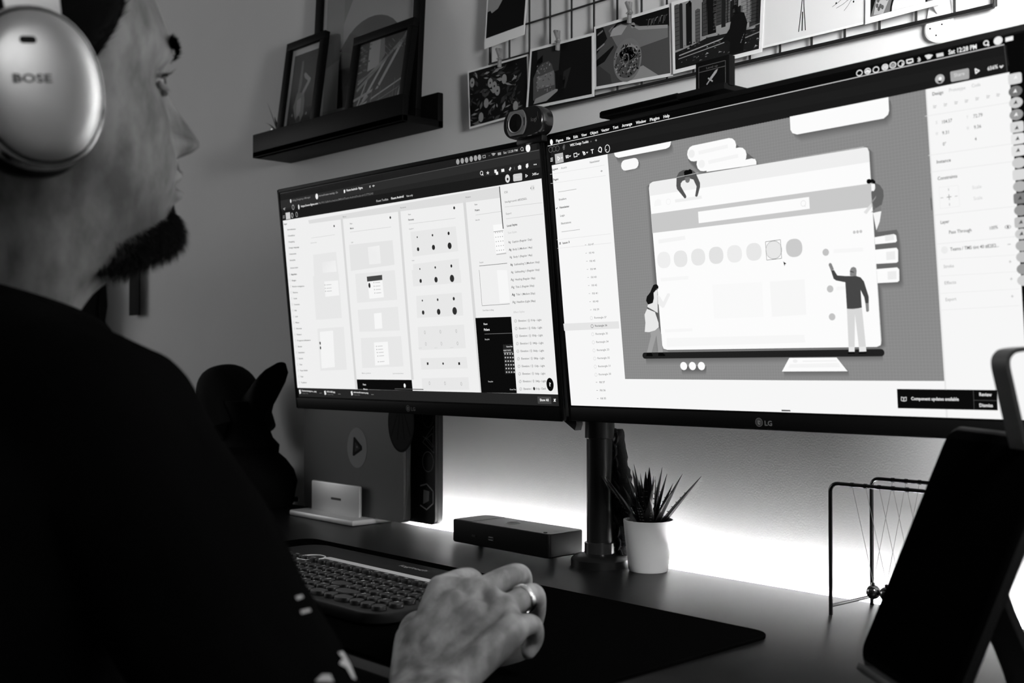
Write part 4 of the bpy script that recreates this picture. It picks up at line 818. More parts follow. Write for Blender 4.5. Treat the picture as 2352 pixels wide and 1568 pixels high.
for tx, cx in ((MXL, -1.28), (MXR, -.90)):
    end = tx @ Vector((0, 0, -.058)); mid = Vector((cx, -.085, CAM.z+.10))
    b = MB(); b.tube([hz, mid], .017, 14); b.build('arm_link', M_BLACK, ar)
    b = MB(); b.tube([mid, Vector((end.x, end.y, mid.z))], .015, 14); b.build('arm_link', M_BLACK, ar)
    b = MB(); b.sphere(mid, .021); b.build('arm_joint', M_BLACK, ar)
p = on_y(1316, 966, -.17); b = MB(); b.prism([(-.012, .006), (.011, .006), (.012, -.004), (.009, -.012), (-.010, -.001)], -.006, .006, Matrix.Translation(p) @ Matrix.Rotation(rad(90), 4, 'X')); b.build('cable_guide', M_BLACK, ar)
b = MB(); b.box(pb+Vector((-.022, 0, .23)), (.006, .012, .035), .001); b.build('cable_clip', M_BLACK, ar)
# sleeve of cables running down behind the post
P_ = [on_y(x, y, -.045) for x, y in ((1422, 985), (1422, 1030), (1424, 1080), (1430, 1130), (1434, 1180), (1428, 1230), (1430, 1275))]
P_ = [Vector((p.x, p.y, max(p.z, DZ+.004))) for p in P_]; S_ = smooth_path(P_, 5); cb = thing('cable_sleeve', S_[-1], 'ragged black sleeve of cables hanging behind the monitor post', 'cables')
rnd = random.Random(1)
b = MB(); n_ = len(S_); b.tube(S_, [(.006+.011*min(1, i/14))*(1+rnd.uniform(-.12, .12)) if i < n_-3 else .012 for i in range(n_)], 12); b.build('sleeve', mat('braided_sleeve', .005, .8, bump=(600, .4, .002)), cb)
for k in range(3):
    b = MB(); b.tube([p+Vector((.008*math.sin(i*.7+k*2), -.012-.002*k, 0)) for i, p in enumerate(S_)], .0028, 8); b.build('cable', M_BLACK, cb)
b = MB(); b.tube(smooth_path([on_y(1413, 1000, -.05), on_y(1412, 1035, -.055), on_y(1408, 1060, -.05)], 5), .003, 8); b.build('cable_tag', M_WHITEP, cb)

# shelf clipped on top of the right monitor and the small card standing on it
def onR(u, v, w): return MXR @ Vector((u, v, w))
ts = thing('monitor_shelf', onR(-.12, MH/2, -.03), 'black shelf clipped on top of the right monitor', 'shelf')
R3 = MXR.to_3x3(); ux, uy = R3 @ Vector((1, 0, 0)), Vector((0, 0, 1)); uz = ux.cross(uy).normalized()
e0 = onR(-MW/2, MH/2, 0)
def top_u(px, py, w):     # place along the monitor's top edge under a column of the frame
    best = min((abs((lambda q: 1176+FPX*(q-CAM).dot(RT)/(q-CAM).dot(FW))(onR(-MW/2+MW*k/400, MH/2+.01, w))-px), k) for k in range(401)); return -MW/2+MW*best[1]/400
ua, ub = top_u(1376, 262, .0), top_u(1690, 190, -.02)
MS = frame_matrix(onR((ua+ub)/2, MH/2+.001, -.035), ux, uz*-1, uy)
b = MB(); b.box((0, 0, .004), (ub-ua, .070, .007), .001, MS); b.build('shelf_board', M_MATTE, ts)
b = MB(); b.box(((ua-ub)*.17, -.0325, .004), ((ub-ua)*.64, .005, .0085), .0008, MS); b.build('front_lip', M_MATTE, ts)
b = MB(); b.box((0, .028, -.03), (.10, .012, .058), .002, MS); b.build('rear_clamp', M_MATTE, ts)
cu = top_u(1642, 200, -.012); CM = frame_matrix(onR(cu, MH/2+.0088, -.012), ux, uz*-1, uy)
cdT = thing('card_box', CM @ Vector((0, 0, 0)), 'small black box printed with a sword, standing on the monitor shelf', 'card box')
b = MB(); b.box((0, 0, .0165), (.047, .010, .033), .0008, CM); b.build('box', mat('card_black', .003, .6, spec=.04), cdT)
cc = Canvas(CM @ Vector((0, -.0053, .0165)), uz, ux, uy, 'print'); cc.P = lambda x, y: cc.o+ux*x+uy*y
for a, b_ in (((-.0185, -.0155), (-.0185, .0105)), ((-.0185, .0105), (.0185, .0105)), ((.0185, .0105), (.0185, -.0155)), ((-.0185, .0045), (.0185, .0045))): cc.line(a, b_, .0005, .42)
cc.text((-.008, .0062), (.008, .0062), 'Level up', .36, .0035).text((-.013, -.0148), (.012, -.0148), 'the warrior', .32, .0030)
cc.line((-.002, -.0055), (.0055, .0012), .0030, .66).line((-.0075, -.0108), (-.003, -.0065), .0014, .66).line((-.0055, -.0040), (.0010, -.0088), .0016, .66).poly([(.0045, .0024), (.0066, .0002), (.0082, .0036)], .66); cc.build('print', cdT)

# ================================================================== webcam on the left monitor
u0 = .5*(MW-.20)
def onL(u, v, w): return MXL @ Vector((u, v, w))
wb = on_y(1222, 290, -.228); ul = (MXL.inverted() @ wb).x+.006
WM = frame_matrix(onL(ul, MH/2, -.004), MXL.to_3x3() @ Vector((1, 0, 0)), Vector((0, 0, 1)), (MXL.to_3x3() @ Vector((1, 0, 0))).cross(Vector((0, 0, 1)))) @ Matrix.Scale(.84, 4)
wc = thing('webcam', WM @ Vector((0, 0, 0)), 'black webcam with a grey lens ring clipped on the left monitor', 'webcam')
b = MB()
prof = rrect(.086, .044, .020, 8)
rings = []
for z, k in ((-.014, .80), (-.010, .95), (.004, 1.0), (.012, .985), (.0145, .95)): rings.append([Vector((x*k, y*k, z)) for x, y in prof])
b.loft(rings, M=WM @ Matrix.Translation((0, .021, .012))); b.build('body', mat('webcam_gloss', .006, .18, spec=.6), wc)
LMx = WM @ Matrix.Translation((-.012, .021, .0265))
b = MB(); b.prism([(.0205*math.copysign(abs(math.cos(t))**.8, math.cos(t)), max(-.0185, min(.0185, .0225*math.sin(t)))) for t in [k*math.pi/16 for k in range(32)]], 0, .0022, LMx); b.build('lens_plate', mat('lens_plate_grey', .14, .4, .3), wc)
b = MB(); b.lathe([(.0150, .001), (.0155, .0035), (.0140, .0038), (.0135, .002)], 32, LMx, False); b.build('lens_ring', mat('ring_grey', .25, .3, .7), wc)
b = MB(); b.lathe([(.0135, .001), (.0135, .0030), (.006, .0026), (.0005, .0024)], 32, LMx); b.build('lens', mat('lens_black', .002, .06, spec=.6), wc)
for s_ in (-1, 1): b = MB(); b.box((s_*.0178, 0, .0022), (.0014, .012, .001), 0, LMx); b.build('mic_slot', M_BLACK, wc)
cc = Canvas(WM @ Vector((.022, .021, .0268)), WM.to_3x3() @ Vector((0, 0, 1)), WM.to_3x3() @ Vector((1, 0, 0)), WM.to_3x3() @ Vector((0, 1, 0)), 'print'); cc.P = lambda x, y: cc.o+cc.r*x+cc.u*y
cc.text((-.004, -.002), (.0085, -.002), 'logi', .42, .0085); cc.line((.0105, .011), (.0118, .0), .0007, .35); cc.build('logo', wc)
b = MB(); b.box((0, -.004, -.012), (.055, .010, .050), .002, WM); b.box((.035, .004, -.026), (.05, .006, .018), .002, WM @ Matrix.Rotation(rad(-3), 4, 'Z')); b.build('clip', M_BLACK, wc)
# ================================================================== desk mat and keyboard
MATX0, MATX1, MATY0, MATY1, MT = -1.53, -.672, -.600, -.245, .004
b = MB(); Mx = Matrix.Translation(((MATX0+MATX1)/2, (MATY0+MATY1)/2, DZ)); rr = rrect(MATX1-MATX0, MATY1-MATY0, .022, 6)
b.loft([[Vector((x, y, z)) for x, y in [(px*k, py*k) for px, py in rr]] for z, k in ((.0002, .999), (MT-.001, 1.0), (MT, .998))], M=Mx)
tag(b.build('desk_mat', mat('felt_black', .002, .95, spec=.0, bump=(1500, .5, .001))), 'large soft black desk mat under the keyboard and mouse', 'desk mat')

KX0, KX1, KY0, KY1 = -1.40, -.960, -.538, -.318; KZ = DZ+MT
kb = thing('keyboard', ((KX0+KX1)/2, (KY0+KY1)/2, KZ), 'black keyboard with round keys and a pale grey slot behind them', 'keyboard')
M_KB = mat('keyboard_body', .007, .5, spec=.15); M_KEY = mat('key_black', .010, .42, spec=.3)
b = MB(); rr = rrect(KX1-KX0, KY1-KY0, .030, 8); Mx = Matrix.Translation(((KX0+KX1)/2, (KY0+KY1)/2, KZ))
KT = .0145
b.loft([[Vector((x*k, y*k, z)) for x, y in rr] for z, k in ((.002, .985), (.004, .997), (KT-.003, 1.0), (KT-.0008, .997), (KT, .99))], M=Mx); b.build('body', M_KB, kb)
b = MB(); b.prism(rrect(.29, .012, .006), 0, .0006, Matrix.Translation((-1.145, -.378, KZ+KT))); b.build('slot_rim', mat('slot_grey', .62, .6), kb)
ck = Canvas((-1.145, -.378, KZ+KT), (0, 0, 1), (1, 0, 0), (0, 1, 0), 'print'); ck.P = lambda x, y: Vector((x, y, KZ+KT))
ck.text((-1.175, -.3435), (-1.120, -.3435), 'logitech', .7, .012)
b = MB(); b.tube([(-1.302+.0185*math.cos(t), -.392+.0185*math.sin(t), KZ+KT+.0004) for t in [k*math.pi/20 for k in range(40)]], .0011, 8, closed=True); b.build('knob_ring', mat('ring_pale', .6, .4), kb)
kw = .0185
def keymesh(w, d, r):
    b = MB(); rr_ = rrect(w, d, min(r, w/2-.0001, d/2-.0001), 5)
    b.loft([[Vector((x*k, y*k, z)) for x, y in rr_] for z, k in ((-.001, 1.0), (.0030, .99), (.0042, .93))])
    bmesh.ops.recalc_face_normals(b.bm, faces=b.bm.faces); me = bpy.data.meshes.new('key'); b.bm.to_mesh(me); b.bm.free(); me.materials.append(M_KEY)
    me.polygons.foreach_set('use_smooth', [True]*len(me.polygons)); me.set_sharp_from_angle(angle=rad(40)); return me
kround = keymesh(.0162, .0155, .0072); kwide = {}
def key(x, y, me, s=None):
    o = bpy.data.objects.new('key', me); COL.objects.link(o); o.location = (x, y, KZ+KT); parent_to(o, kb)
    if s: ck.text((x-.0022*len(s), y-.002), (x+.0022*len(s), y-.002), s, .8, .0068)
def wkey(w):
    k = round(w*1e4)
    if k not in kwide: kwide[k] = keymesh(w, .0155, .0072)
    return kwide[k]
ck.L = 45     # legends sit on the key tops (0.12 mm steps)
kx = KX1-.018
rows = [('1234567890-=', -.4445+.0), ('QWERTYUIOP[]', 0), ('ASDFGHJKL;', 0), ('ZXCVBNM,./', 0)]
ys = [-.4080-.0215*i for i in range(6)]
fk = keymesh(.0150, .0090, .0040)
for i in range(21): 
    x = KX1-.020-.0198*i
    o = bpy.data.objects.new('key', fk); COL.objects.link(o); o.location = (x, ys[0]+.004, KZ+KT); parent_to(o, kb)
    if i % 1 == 0: ck.text((x-.004, ys[0]+.002), (x+.004, ys[0]+.002), 'f%d' % (i % 12+1), .75, .0055)
sets = ['+=-0987654321`', ']/-[poiuytrewq', "8*7';lkjhgfdsa", '36.2,/mnbvcxz']
for r_ in range(4):
    y = ys[1]-.0212*r_; x = KX1-.020-(.004*r_ if r_ < 3 else .002)
    for i in range(21):
        if x < KX0+.016: break
        if r_ == 3 and i == 4: key(x-.010, y, wkey(.038)); x -= .0402; continue
        if r_ == 2 and i == 6: key(x-.007, y, wkey(.032)); x -= .0345; continue
        key(x, y, kround, sets[r_][i % len(sets[r_])].upper()); x -= .0199
y = ys[1]-.0212*4; x = KX1-.024
for w in (.0162, .0162, .0162, .026, .0162, .024, .024, .095, .024, .024, .0162, .0162):
    if x-w < KX0+.012: break
    key(x-w/2+.008, y, wkey(w) if w > .017 else kround); x -= w+.0038
ck.build('legends', kb)

# mouse under the hand
mo = Vector((-.800, -.520, KZ)); ms = thing('mouse', mo, 'black mouse under the right hand', 'mouse')
MM = Matrix.Translation(mo) @ Matrix.Rotation(rad(8), 4, 'Z'); b = MB(); rings = []
for i in range(13):
    t = i/12; yy = -.055+.11*t; hh = .040*max(.02, math.sin(math.pi*min(1, .12+.88*(1-t)**.9)))**.6*(.55+.45*(1-t)); ww = .033*max(.05, math.sin(math.pi*(.06+.88*t)))**.45
    rings.append([Vector((ww*math.copysign(abs(math.cos(a))**.7, math.cos(a)), yy, .0005+max(0, hh*math.sin(a)))) for a in [math.pi*k/10 for k in range(11)]]+[Vector((ww*.6, yy, .0004)), Vector((-ww*.6, yy, .0004))])
for r_ in rings: r_[-2], r_[-1] = r_[-1], r_[-2]
b.loft(rings, M=MM); b.build('shell', M_BLACK, ms)
b = MB(); b.tube([(0-.003, .026, .030), (.003, .026, .030)], .009, 16, M=MM); b.build('wheel', M_MATTE, ms)

# ================================================================== plant pot right of the post
pp = Vector((-1.000, -.055, DZ)); pt = thing('potted_succulent', pp, 'spiky dark succulent in a plain pale pot beside the monitor post', 'potted plant')
b = MB(); b.lathe([(.0255, 0), (.0268, .002), (.0335, .066), (.0335, .0685), (.0322, .0685), (.0318, .066), (.0290, .052), (.001, .052)], 48, Matrix.Translation(pp)); b.build('pot', mat('pot_ceramic', .74, .5, spec=.3), pt)
b = MB(); b.lathe([(.0285, .0522), (.0292, .056), (.02, .060), (.001, .061)], 30, Matrix.Translation(pp)); b.build('soil', mat('soil', .02, .95, noise=(120, .5)), pt)
M_SUC = mat('succulent_leaf', .014, .32, spec=.6, noise=(200, .5))
rnd = random.Random(12)
LV = [(-.9, -.55, .095, .10), (-.62, -.75, .090, .06), (-.42, -.3, .075, -.02), (-.15, -.1, .075, 0), (-.05, .1, .082, 0), (.05, -.15, .078, 0), (.12, .05, .072, 0), (.3, -.1, .076, .02), (.55, .5, .088, .06), (.95, .75, .095, .03), (.35, .6, .07, .05), (-.3, .4, .07, .05), (.5, -.5, .055, .12), (-.2, -.6, .058, .1), (.1, -.7, .055, .12), (-.5, .05, .082, .02), (.22, .2, .084, 0), (-.25, -.15, .088, 0), (.42, .15, .08, .02), (-.7, -.2, .07, .12), (.0, -.35, .07, .02), (.7, .2, .066, .12)]
for k, (dx, dy, L, bd) in enumerate(LV):
    d = Vector((dx*.62, dy*.62, .95)); b = MB(); base = pp+Vector((dx*.010, dy*.010, .056)); leaf(b, base, d, L, .0094, bd, 9, .45); o = b.build('leaf', M_SUC, pt, sharp=50)
    b = MB(); dn = d.normalized(); sd = dn.cross(Vector((0, 0, 1))); sd = sd.normalized() if sd.length > .05 else Vector((1, 0, 0)); nn = sd.cross(dn)
    for j in range(7):
        t = .12+.09*j; q = base+dn*(L*t)+Vector((0, 0, -1))*(bd*L*t*t); ww = .0072*(1-t)**.75
        for s_ in (-1, 1): b.sphere(q+sd*(s_*ww*.9), .0009, 6, 4)
        b.box(q+nn*(ww*.42*(1 if nn.y < 0 else -1)), (ww*1.3, .0012, .0009), 0)
    b.build('ridge', mat('succulent_ridge', .06, .5), o)

# ================================================================== docking box
d0, d1 = Vector((-1.362, -.098)), Vector((-1.145, -.026)); dc = (d0+d1)/2; DH = .036
dk2 = thing('docking_station', (dc.x, dc.y, DZ), 'flat black docking box lying left of the monitor post', 'docking station')
Mx = Matrix.Translation((dc.x, dc.y, DZ)) @ Matrix.Rotation(rad(-1.0), 4, 'Z'); w_, dd = d1.x-d0.x, d1.y-d0.y; rr = rrect(w_, dd, .006, 5)
b = MB(); b.loft([[Vector((x*k, y*k, z)) for x, y in rr] for z, k in ((.002, .985), (.004, 1), (DH-.0015, 1), (DH, .992))], M=Mx); b.build('body', mat('dock_body', .004, .5, spec=.06), dk2)
b = MB(); b.prism(rrect(w_*.985, dd*.96, .006), DH, DH+.0006, Mx); b.build('top_plate', mat('dock_top', .022, .36, spec=.6), dk2)
b = MB(); b.box((-w_*.36, 0, DH+.0008), (.03, dd*.95, .0006), 0, Mx); b.build('top_band', mat('dock_band', .045, .4), dk2)
b = MB(); b.tube([Mx @ Vector((-.010+.011*math.cos(t), .004+.011*math.sin(t), DH+.0008)) for t in [k*math.pi/16 for k in range(32)]], .0006, 6, closed=True); b.build('logo_ring', M_STEEL, dk2)
cc = Canvas(Mx @ Vector((-.010, .004, DH+.0006)), (0, 0, 1), (1, 0, 0), (0, 1, 0), 'print'); cc.P = lambda x, y: cc.o+Vector((x, y, 0)); cc.text((-.0085, -.0032), (.0085, -.0032), 'DELL', .5, .0095, True); cc.build('logo', dk2)
for x, sx, sz in ((-.055, .0085, .003), (-.015, .013, .0055)):
    b = MB(); b.box((x, -dd/2-.0003, .016), (sx, .0012, sz), 0, Mx); b.build('port', M_BLACK, dk2)
b = MB(); b.box((-.015, -dd/2-.0006, .0185), (.009, .0012, .0006), 0, Mx); b.box((-.015, -dd/2-.0006, .0145), (.009, .0012, .0006), 0, Mx); b.build('port_rim', M_STEEL, dk2)
b = MB(); b.cyl((w_*.43, -dd*.38, DH+.0004), (w_*.43, -dd*.38, DH+.0014), .003, seg=16, M=Mx); b.build('power_button', M_BLACK, dk2)
for x in (-.08, .08):
    b = MB(); b.cyl((x, 0, 0), (x, 0, .003), .006, seg=14, M=Mx); b.build('foot', M_MATTE, dk2)

# ================================================================== laptops in a vertical stand
LY = -.062
vsd = thing('laptop_stand', (-1.70, LY, DZ), 'silver vertical stand clamping the two laptops', 'laptop stand')
M_STAND = mat('stand_aluminium', .62, .45, .4)
b = MB(); b.box((-1.705, LY-.005, DZ+.005), (.20, .092, .010), .003); b.build('base', M_STAND, vsd)
b = MB(); b.box((-1.705, LY-.016, DZ+.036), (.150, .007, .056), .0028); b.build('front_plate', M_STAND, vsd)
b = MB(); b.box((-1.705, LY+.036, DZ+.030), (.150, .006, .046), .0028); b.build('rear_plate', M_STAND, vsd)
cc = Canvas((-1.70, LY-.0196, DZ+.036), (0, -1, 0), (1, 0, 0), (0, 0, 1), 'print'); cc.P = lambda x, y: cc.o+Vector((x, 0, y)); cc.line((-.014, 0), (.014, 0), .0042, .38, True); cc.build('logo', vsd)
def laptop(xc, y, th, w, h, label, m, md, name='laptop', z0=DZ+.0102):
    t = thing(name, (xc, y, z0), label, 'laptop', 'laptops in the vertical stand'); rr_ = rrect(w, h, .011, 6)
    for nm, y0, y1, mm in (('lid', -th/2, -th/2+.0052, m), ('base', -th/2+.0060, th/2, m), ('gap', -th/2+.0050, -th/2+.0062, md)):
        b = MB(); k = .985 if nm == 'gap' else 1; Mx_ = Matrix.Translation((xc, y, z0+h/2)) @ Matrix.Rotation(rad(90), 4, 'X')
        b.prism([(a*k, c_*k) for a, c_ in rr_], -y1, -y0, Mx_); b.build(nm, mm, t)
    return t
L1o = laptop(-1.672, LY+.0005, .0150, .304, .213, 'silver laptop standing upright in front, round stickers on its lid', M_SILVER, M_BLACK)
cc = Canvas((-1.672, LY-.0072, DZ+.117), (0, -1, 0), (1, 0, 0), (0, 0, 1), 'print'); S3 = lambda x, y: on_y(x, y, LY-.0072)
cc.P = S3
cc.disc((820, 1028), .0295, .70, .0355, 36); cc.up(); cc.poly([(812, 1004), (815, 1003), (832, 1025), (832, 1033), (813, 1047), (810, 1045)], .10); cc.up(); cc.poly([(815, 1016), (817, 1015), (826, 1027), (826, 1030), (815, 1038)], .28); cc.disc((820, 1026), .002, .6)
cc.build('sticker', L1o, 'pale round sticker with a dark triangle')
cc = Canvas((-1.672, LY-.0072, DZ+.117), (0, -1, 0), (1, 0, 0), (0, 0, 1), 'print'); cc.P = S3
cc.disc((921, 970), .036, .07, .050, 36); cc.up(); cc.disc((921, 970), .033, .14, .046, 36); cc.up()
for dx in (-22, -8, 8, 22): cc.line((921+dx*.3, 945), (921+dx, 1015-abs(dx)*.6), .0022, .05)
cc.build('sticker', L1o, 'dark round sticker')
L2o = laptop(-1.625, LY+.0245, .0165, .320, .226, 'dark laptop behind the silver one, outline stickers on its edge', mat('laptop_dark', .005, .45, spec=.15), M_MATTE)
cc = Canvas((-1.625, LY+.016, DZ+.117), (0, -1, 0), (1, 0, 0), (0, 0, 1), 'print'); Y2 = LY+.0245-.0165/2; cc.P = lambda x, y: on_y(x, y, Y2)
for q in ([(971, 1015), (996, 978), (997, 1040), (971, 1015)], [(971, 1002), (985, 1010), (996, 1025)], [(978, 1008), (994, 995), (994, 1028), (978, 1008)]): cc.pline(q, .0012, .62)
cc.build('sticker', L2o); cc = Canvas(cc.o, cc.n, cc.r, cc.u, 'print'); cc.P = lambda x, y: on_y(x, y, Y2)
cc.disc((983, 1060), .0150, .6, .0172, 28, ring=.0012).disc((983, 958), .0150, .45, .0172, 28, ring=.0011)
cc.build('sticker', L2o); cc = Canvas(cc.o, cc.n, cc.r, cc.u, 'print'); cc.P = lambda x, y: on_y(x, y, Y2)
cc.pline([(966, 1115), (980, 1111), (995, 1128), (995, 1156), (980, 1170), (966, 1160)], .0022, .75); cc.poly([(973, 1124), (986, 1128), (985, 1150), (972, 1157)], .62); cc.build('sticker', L2o)

# ================================================================== cap on a stand, pen on the desk
cpb = on_z(560, 1150, DZ); cpb = Vector((cpb.x, -.085, DZ)); Yc = -.10
cs = thing('cap_stand', cpb, 'curvy black stand behind the shoulder with a cap on it', 'stand')
q = lambda x, y: on_y(x, y, Yc)
def lathe_px(b, axis, prof, M=None, seg=28):     # prof: list of (half width px, y px)
    pr = []
    for hw, y in prof: p0, p1 = q(axis, y), q(axis+hw, y); pr.append(((p1-p0).length, p0.z))
    x0 = q(axis, prof[0][1]).x; b.lathe(pr, seg, Matrix.Translation((x0, Yc, 0)))
b = MB(); lathe_px(b, 572, [(52, 1158), (54, 1153), (56, 1125), (58, 1105), (54, 1080), (44, 1055), (35, 1040), (36, 1022), (28, 1005), (24, 985), (26, 950), (30, 920)]); b.build('body', M_MATTE, cs)
cp = thing('cap', q(560, 985), 'black cap with its brim tilted up, on the curvy stand', 'cap')
b = MB(); rings = []; ctr = q(545, 935); X = Vector((1, 0, 0)); Zv = Vector((0, 0, 1)); ta = rad(62); ax = (Zv*math.sin(ta)-X*math.cos(ta)).normalized(); sx_ = (X*math.sin(ta)+Zv*math.cos(ta)).normalized(); yv = Vector((0, 1, 0))
base = q(548, 990); 
for i in range(13):
    a = math.pi/2*i/12; hgt = .140*math.sin(a); rx = .056*math.cos(a)**.55+.0006; ry = .078*math.cos(a)**.55+.0006
    rings.append([base+ax*hgt+sx_*(rx*math.cos(t))+yv*(ry*math.sin(t)) for t in [k*math.pi/14 for k in range(28)]])
b.loft(rings); b.build('crown', mat('cap_cotton', .004, .9, spec=.1), cp)
tip = q(655, 828); b = MB(); rings = []
bb0, bb1 = q(590, 985), q(600, 880)
for i in range(9):
    t = i/8; c0 = q(586, 1012).lerp(q(640, 848), t); c1 = q(545, 925).lerp(q(646, 831), t**.9); hw = (.012+.034*t)*math.sqrt(max(0, 1-(t*.98)**3))+.002
    n_ = 10; up_ = [(c0.lerp(c1, .5+.5*math.cos(math.pi*k/n_))+yv*(hw*math.sin(math.pi*k/n_))) for k in range(n_+1)]; dn_ = [(c0.lerp(c1, .5-.5*math.cos(math.pi*k/n_))-yv*(hw*math.sin(math.pi*k/n_))) for k in range(1, n_)]
    rings.append(up_+dn_)
b.loft(rings); b.build('brim', mat('cap_cotton', .004, .9), cp)
pA, pB = on_z(612, 1146, DZ+.006), on_z(700, 1146, DZ+.006)
pn = thing('pen', (pA+pB)/2-Vector((0, 0, .006)), 'thin black pen with a white end lying left of the laptops', 'pen')
b = MB(); b.tube([pA, pA.lerp(pB, .85)], .005, 12); b.build('barrel', M_BLACK, pn)
b = MB(); b.tube([pA.lerp(pB, .85), pB], [.0055, .004], 12); b.build('cap_end', M_WHITEP, pn)

# ================================================================== swinging ball cradle
c0, c1 = Vector((-.6880, -.112, DZ)), Vector((-.6830, -.032, DZ)); Wd = .118; Ht = .146
cr = thing('ball_cradle', (c0+c1)/2+Vector((Wd/2, 0, 0)), 'dark metal swinging ball cradle right of the plant', 'ball cradle')
M_ROD = mat('gunmetal_rod', .045, .25, .9)
def uframe(p):
    r_ = .009; pts = [p+Vector((0, 0, .0)), p+Vector((0, 0, Ht-r_))]+[p+Vector((r_-r_*math.cos(rad(a)), 0, Ht-r_+r_*math.sin(rad(a)))) for a in range(15, 91, 15)]
    return pts+[Vector((2*p.x+Wd-v.x, v.y, v.z)) for v in reversed(pts)]
for p in (c0, c1): b = MB(); b.tube(uframe(p), .0023, 10); b.build('frame', M_ROD, cr)
for dx in (0, Wd):
    b = MB(); b.tube([c0+Vector((dx, 0, .010)), c1+Vector((dx, 0, .010))], .0020, 10); b.build('base_rod', mat('bright_rod', .4, .25, 1.0), cr)
for k in range(5):
    x = .0268+.0162*k; cz = DZ+.024; ctr = Vector(((c0.x+c1.x)/2+x, (c0.y+c1.y)/2, cz))
    b = MB(); b.sphere(ctr, .0080, 28, 18); b.build('ball', M_CHROME, cr)
    b = MB(); b.cyl(ctr+Vector((0, 0, .007)), ctr+Vector((0, 0, .0105)), .0022, seg=12); b.build('ball_cap', M_CHROME, cr)
    for p in (c0, c1):
        b = MB(); b.tube([ctr+Vector((0, 0, .010)), p+Vector((x, 0, Ht))], .00028, 5); b.build('string', mat('nylon_string', .3, .4), cr)
        b = MB(); b.tube([p+Vector((x-.0015, 0, Ht)), p+Vector((x+.0015, 0, Ht))], .0029, 10); b.build('string_clip', M_ROD, cr)

# ================================================================== tablet on a loop stand, right foreground
fTL, fBL = dep(2193, 988, .92), dep(1984, 1512, .92); a_ = dep(914, 863, 1.0)-CAM; a_.z = 0; a_.normalize()     # a_: horizontal, away from the camera
up_ = (fTL-fBL); TH_ = up_.length; up_.normalize(); TW = .150; nrm = up_.cross(a_).normalized()    # the black screen faces left and up
if nrm.x > 0: nrm = -nrm
tc_ = fBL+up_*(TH_/2)-a_*(TW/2)
TM = frame_matrix(tc_, -a_, up_, (-a_).cross(up_)); sg = 1 if (TM.to_3x3() @ Vector((0, 0, 1))).dot(nrm) > 0 else -1
tb = thing('tablet', fBL-a_*(TW/2), 'black tablet leaning on a loop stand in the right foreground', 'tablet')
M_TAB = mat('tablet_rubber_case', .002, .8, spec=.0)
b = MB(); rr = rrect(TW, TH_, .012, 6); b.loft([[Vector((x*k, y*k, z)) for x, y in rr] for z, k in ((-.0052, .985), (-.0035, 1), (.0035, 1), (.0052, .985))], M=TM); b.build('case', M_TAB, tb)
b = MB(); b.tube([TM @ Vector((x*1.004, y*1.004, 0)) for x, y in rr], .0034, 8, closed=True); b.build('edge_highlight', mat('edge_highlight_grey', .012, .6, spec=.1), tb)  # lighter ring that paints the highlight along the case edge
b = MB(); b.prism(rrect(TW-.012, TH_-.016, .008), sg*.0050, sg*.0058, TM); b.build('glass', mat('tablet_glass', .001, .7, spec=.0), tb)
for s_ in (-1, 1): b = MB(); b.box((-s_*0-TW/2-.0006, s_*TH_*.36, 0), (.0016, .024, .006), .0006, TM); b.build('case_corner', M_TAB, tb)
st = thing('tablet_stand', Vector((tc_.x+.03, tc_.y, DZ)), 'black bent-strip loop stand behind the tablet', 'tablet stand')
M_STR = mat('strip_black', .008, .4, spec=.5)
def strip(px_pts, Z, d, th=.003):
    P_ = smooth_path([dep(x, y, Z) for x, y in px_pts], 6); rings = []
    for i, p in enumerate(P_):
        t = (P_[min(i+1, len(P_)-1)]-P_[max(i-1, 0)]).normalized(); nn = t.cross(a_).normalized()*(th/2)
        rings.append([p-nn, p+nn, p+nn+a_*d, p-nn+a_*d])
    b = MB(); b.loft(rings); return b
b = strip([(2452, 1748), (2440, 1450), (2400, 1210), (2372, 1080), (2352, 1000), (2327, 890), (2316, 835), (2324, 812), (2345, 803), (2400, 800), (2480, 804), (2520, 830), (2560, 960), (2600, 1180), (2612, 1480), (2606, 1748)], .80, .021); b.build('loop', M_STR, st)
foot = tc_-up_*(TH_/2)
gB = Vector((foot.x, foot.y, DZ)); Rr = up_.copy(); Rr.z = 0; Rr.normalize()
b = MB(); FM = frame_matrix(gB+Rr*.05, -a_, Rr, (0, 0, 1)); b.box((0, 0, .004), (.10, .19, .008), .002, FM); b.build('base', M_STR, st)
b = MB(); b.box((0, -.0, 0), (.09, .006, .028), .001, TM @ Matrix.Translation((0, -TH_/2-.004, sg*.004))); b.build('rest', M_STR, st)
for px_ in (2452, 2606):
    q_ = dep(px_, 1748, .80); q_.z = DZ+.004; b = MB(); b.tube([gB+Rr*.10+Vector((0, 0, .004)), q_+a_*.01], .0036, 10); b.build('foot_bar', M_STR, st)
bk = TM @ Vector((0, -.02, -sg*.011)); bk2 = TM @ Vector((0, .06, -sg*.011))
b = MB(); b.tube([TM @ Vector((0, -TH_/2-.004, -sg*.008)), TM @ Vector((0, TH_*.30, -sg*.011))], .0055, 10); b.build('back_spine', M_STR, st)
b = strip([(2285, 1300), (2320, 1395), (2352, 1470), (2400, 1590), (2446, 1746)], .80, .05, .006); b.build('rear_leg', M_STR, st)
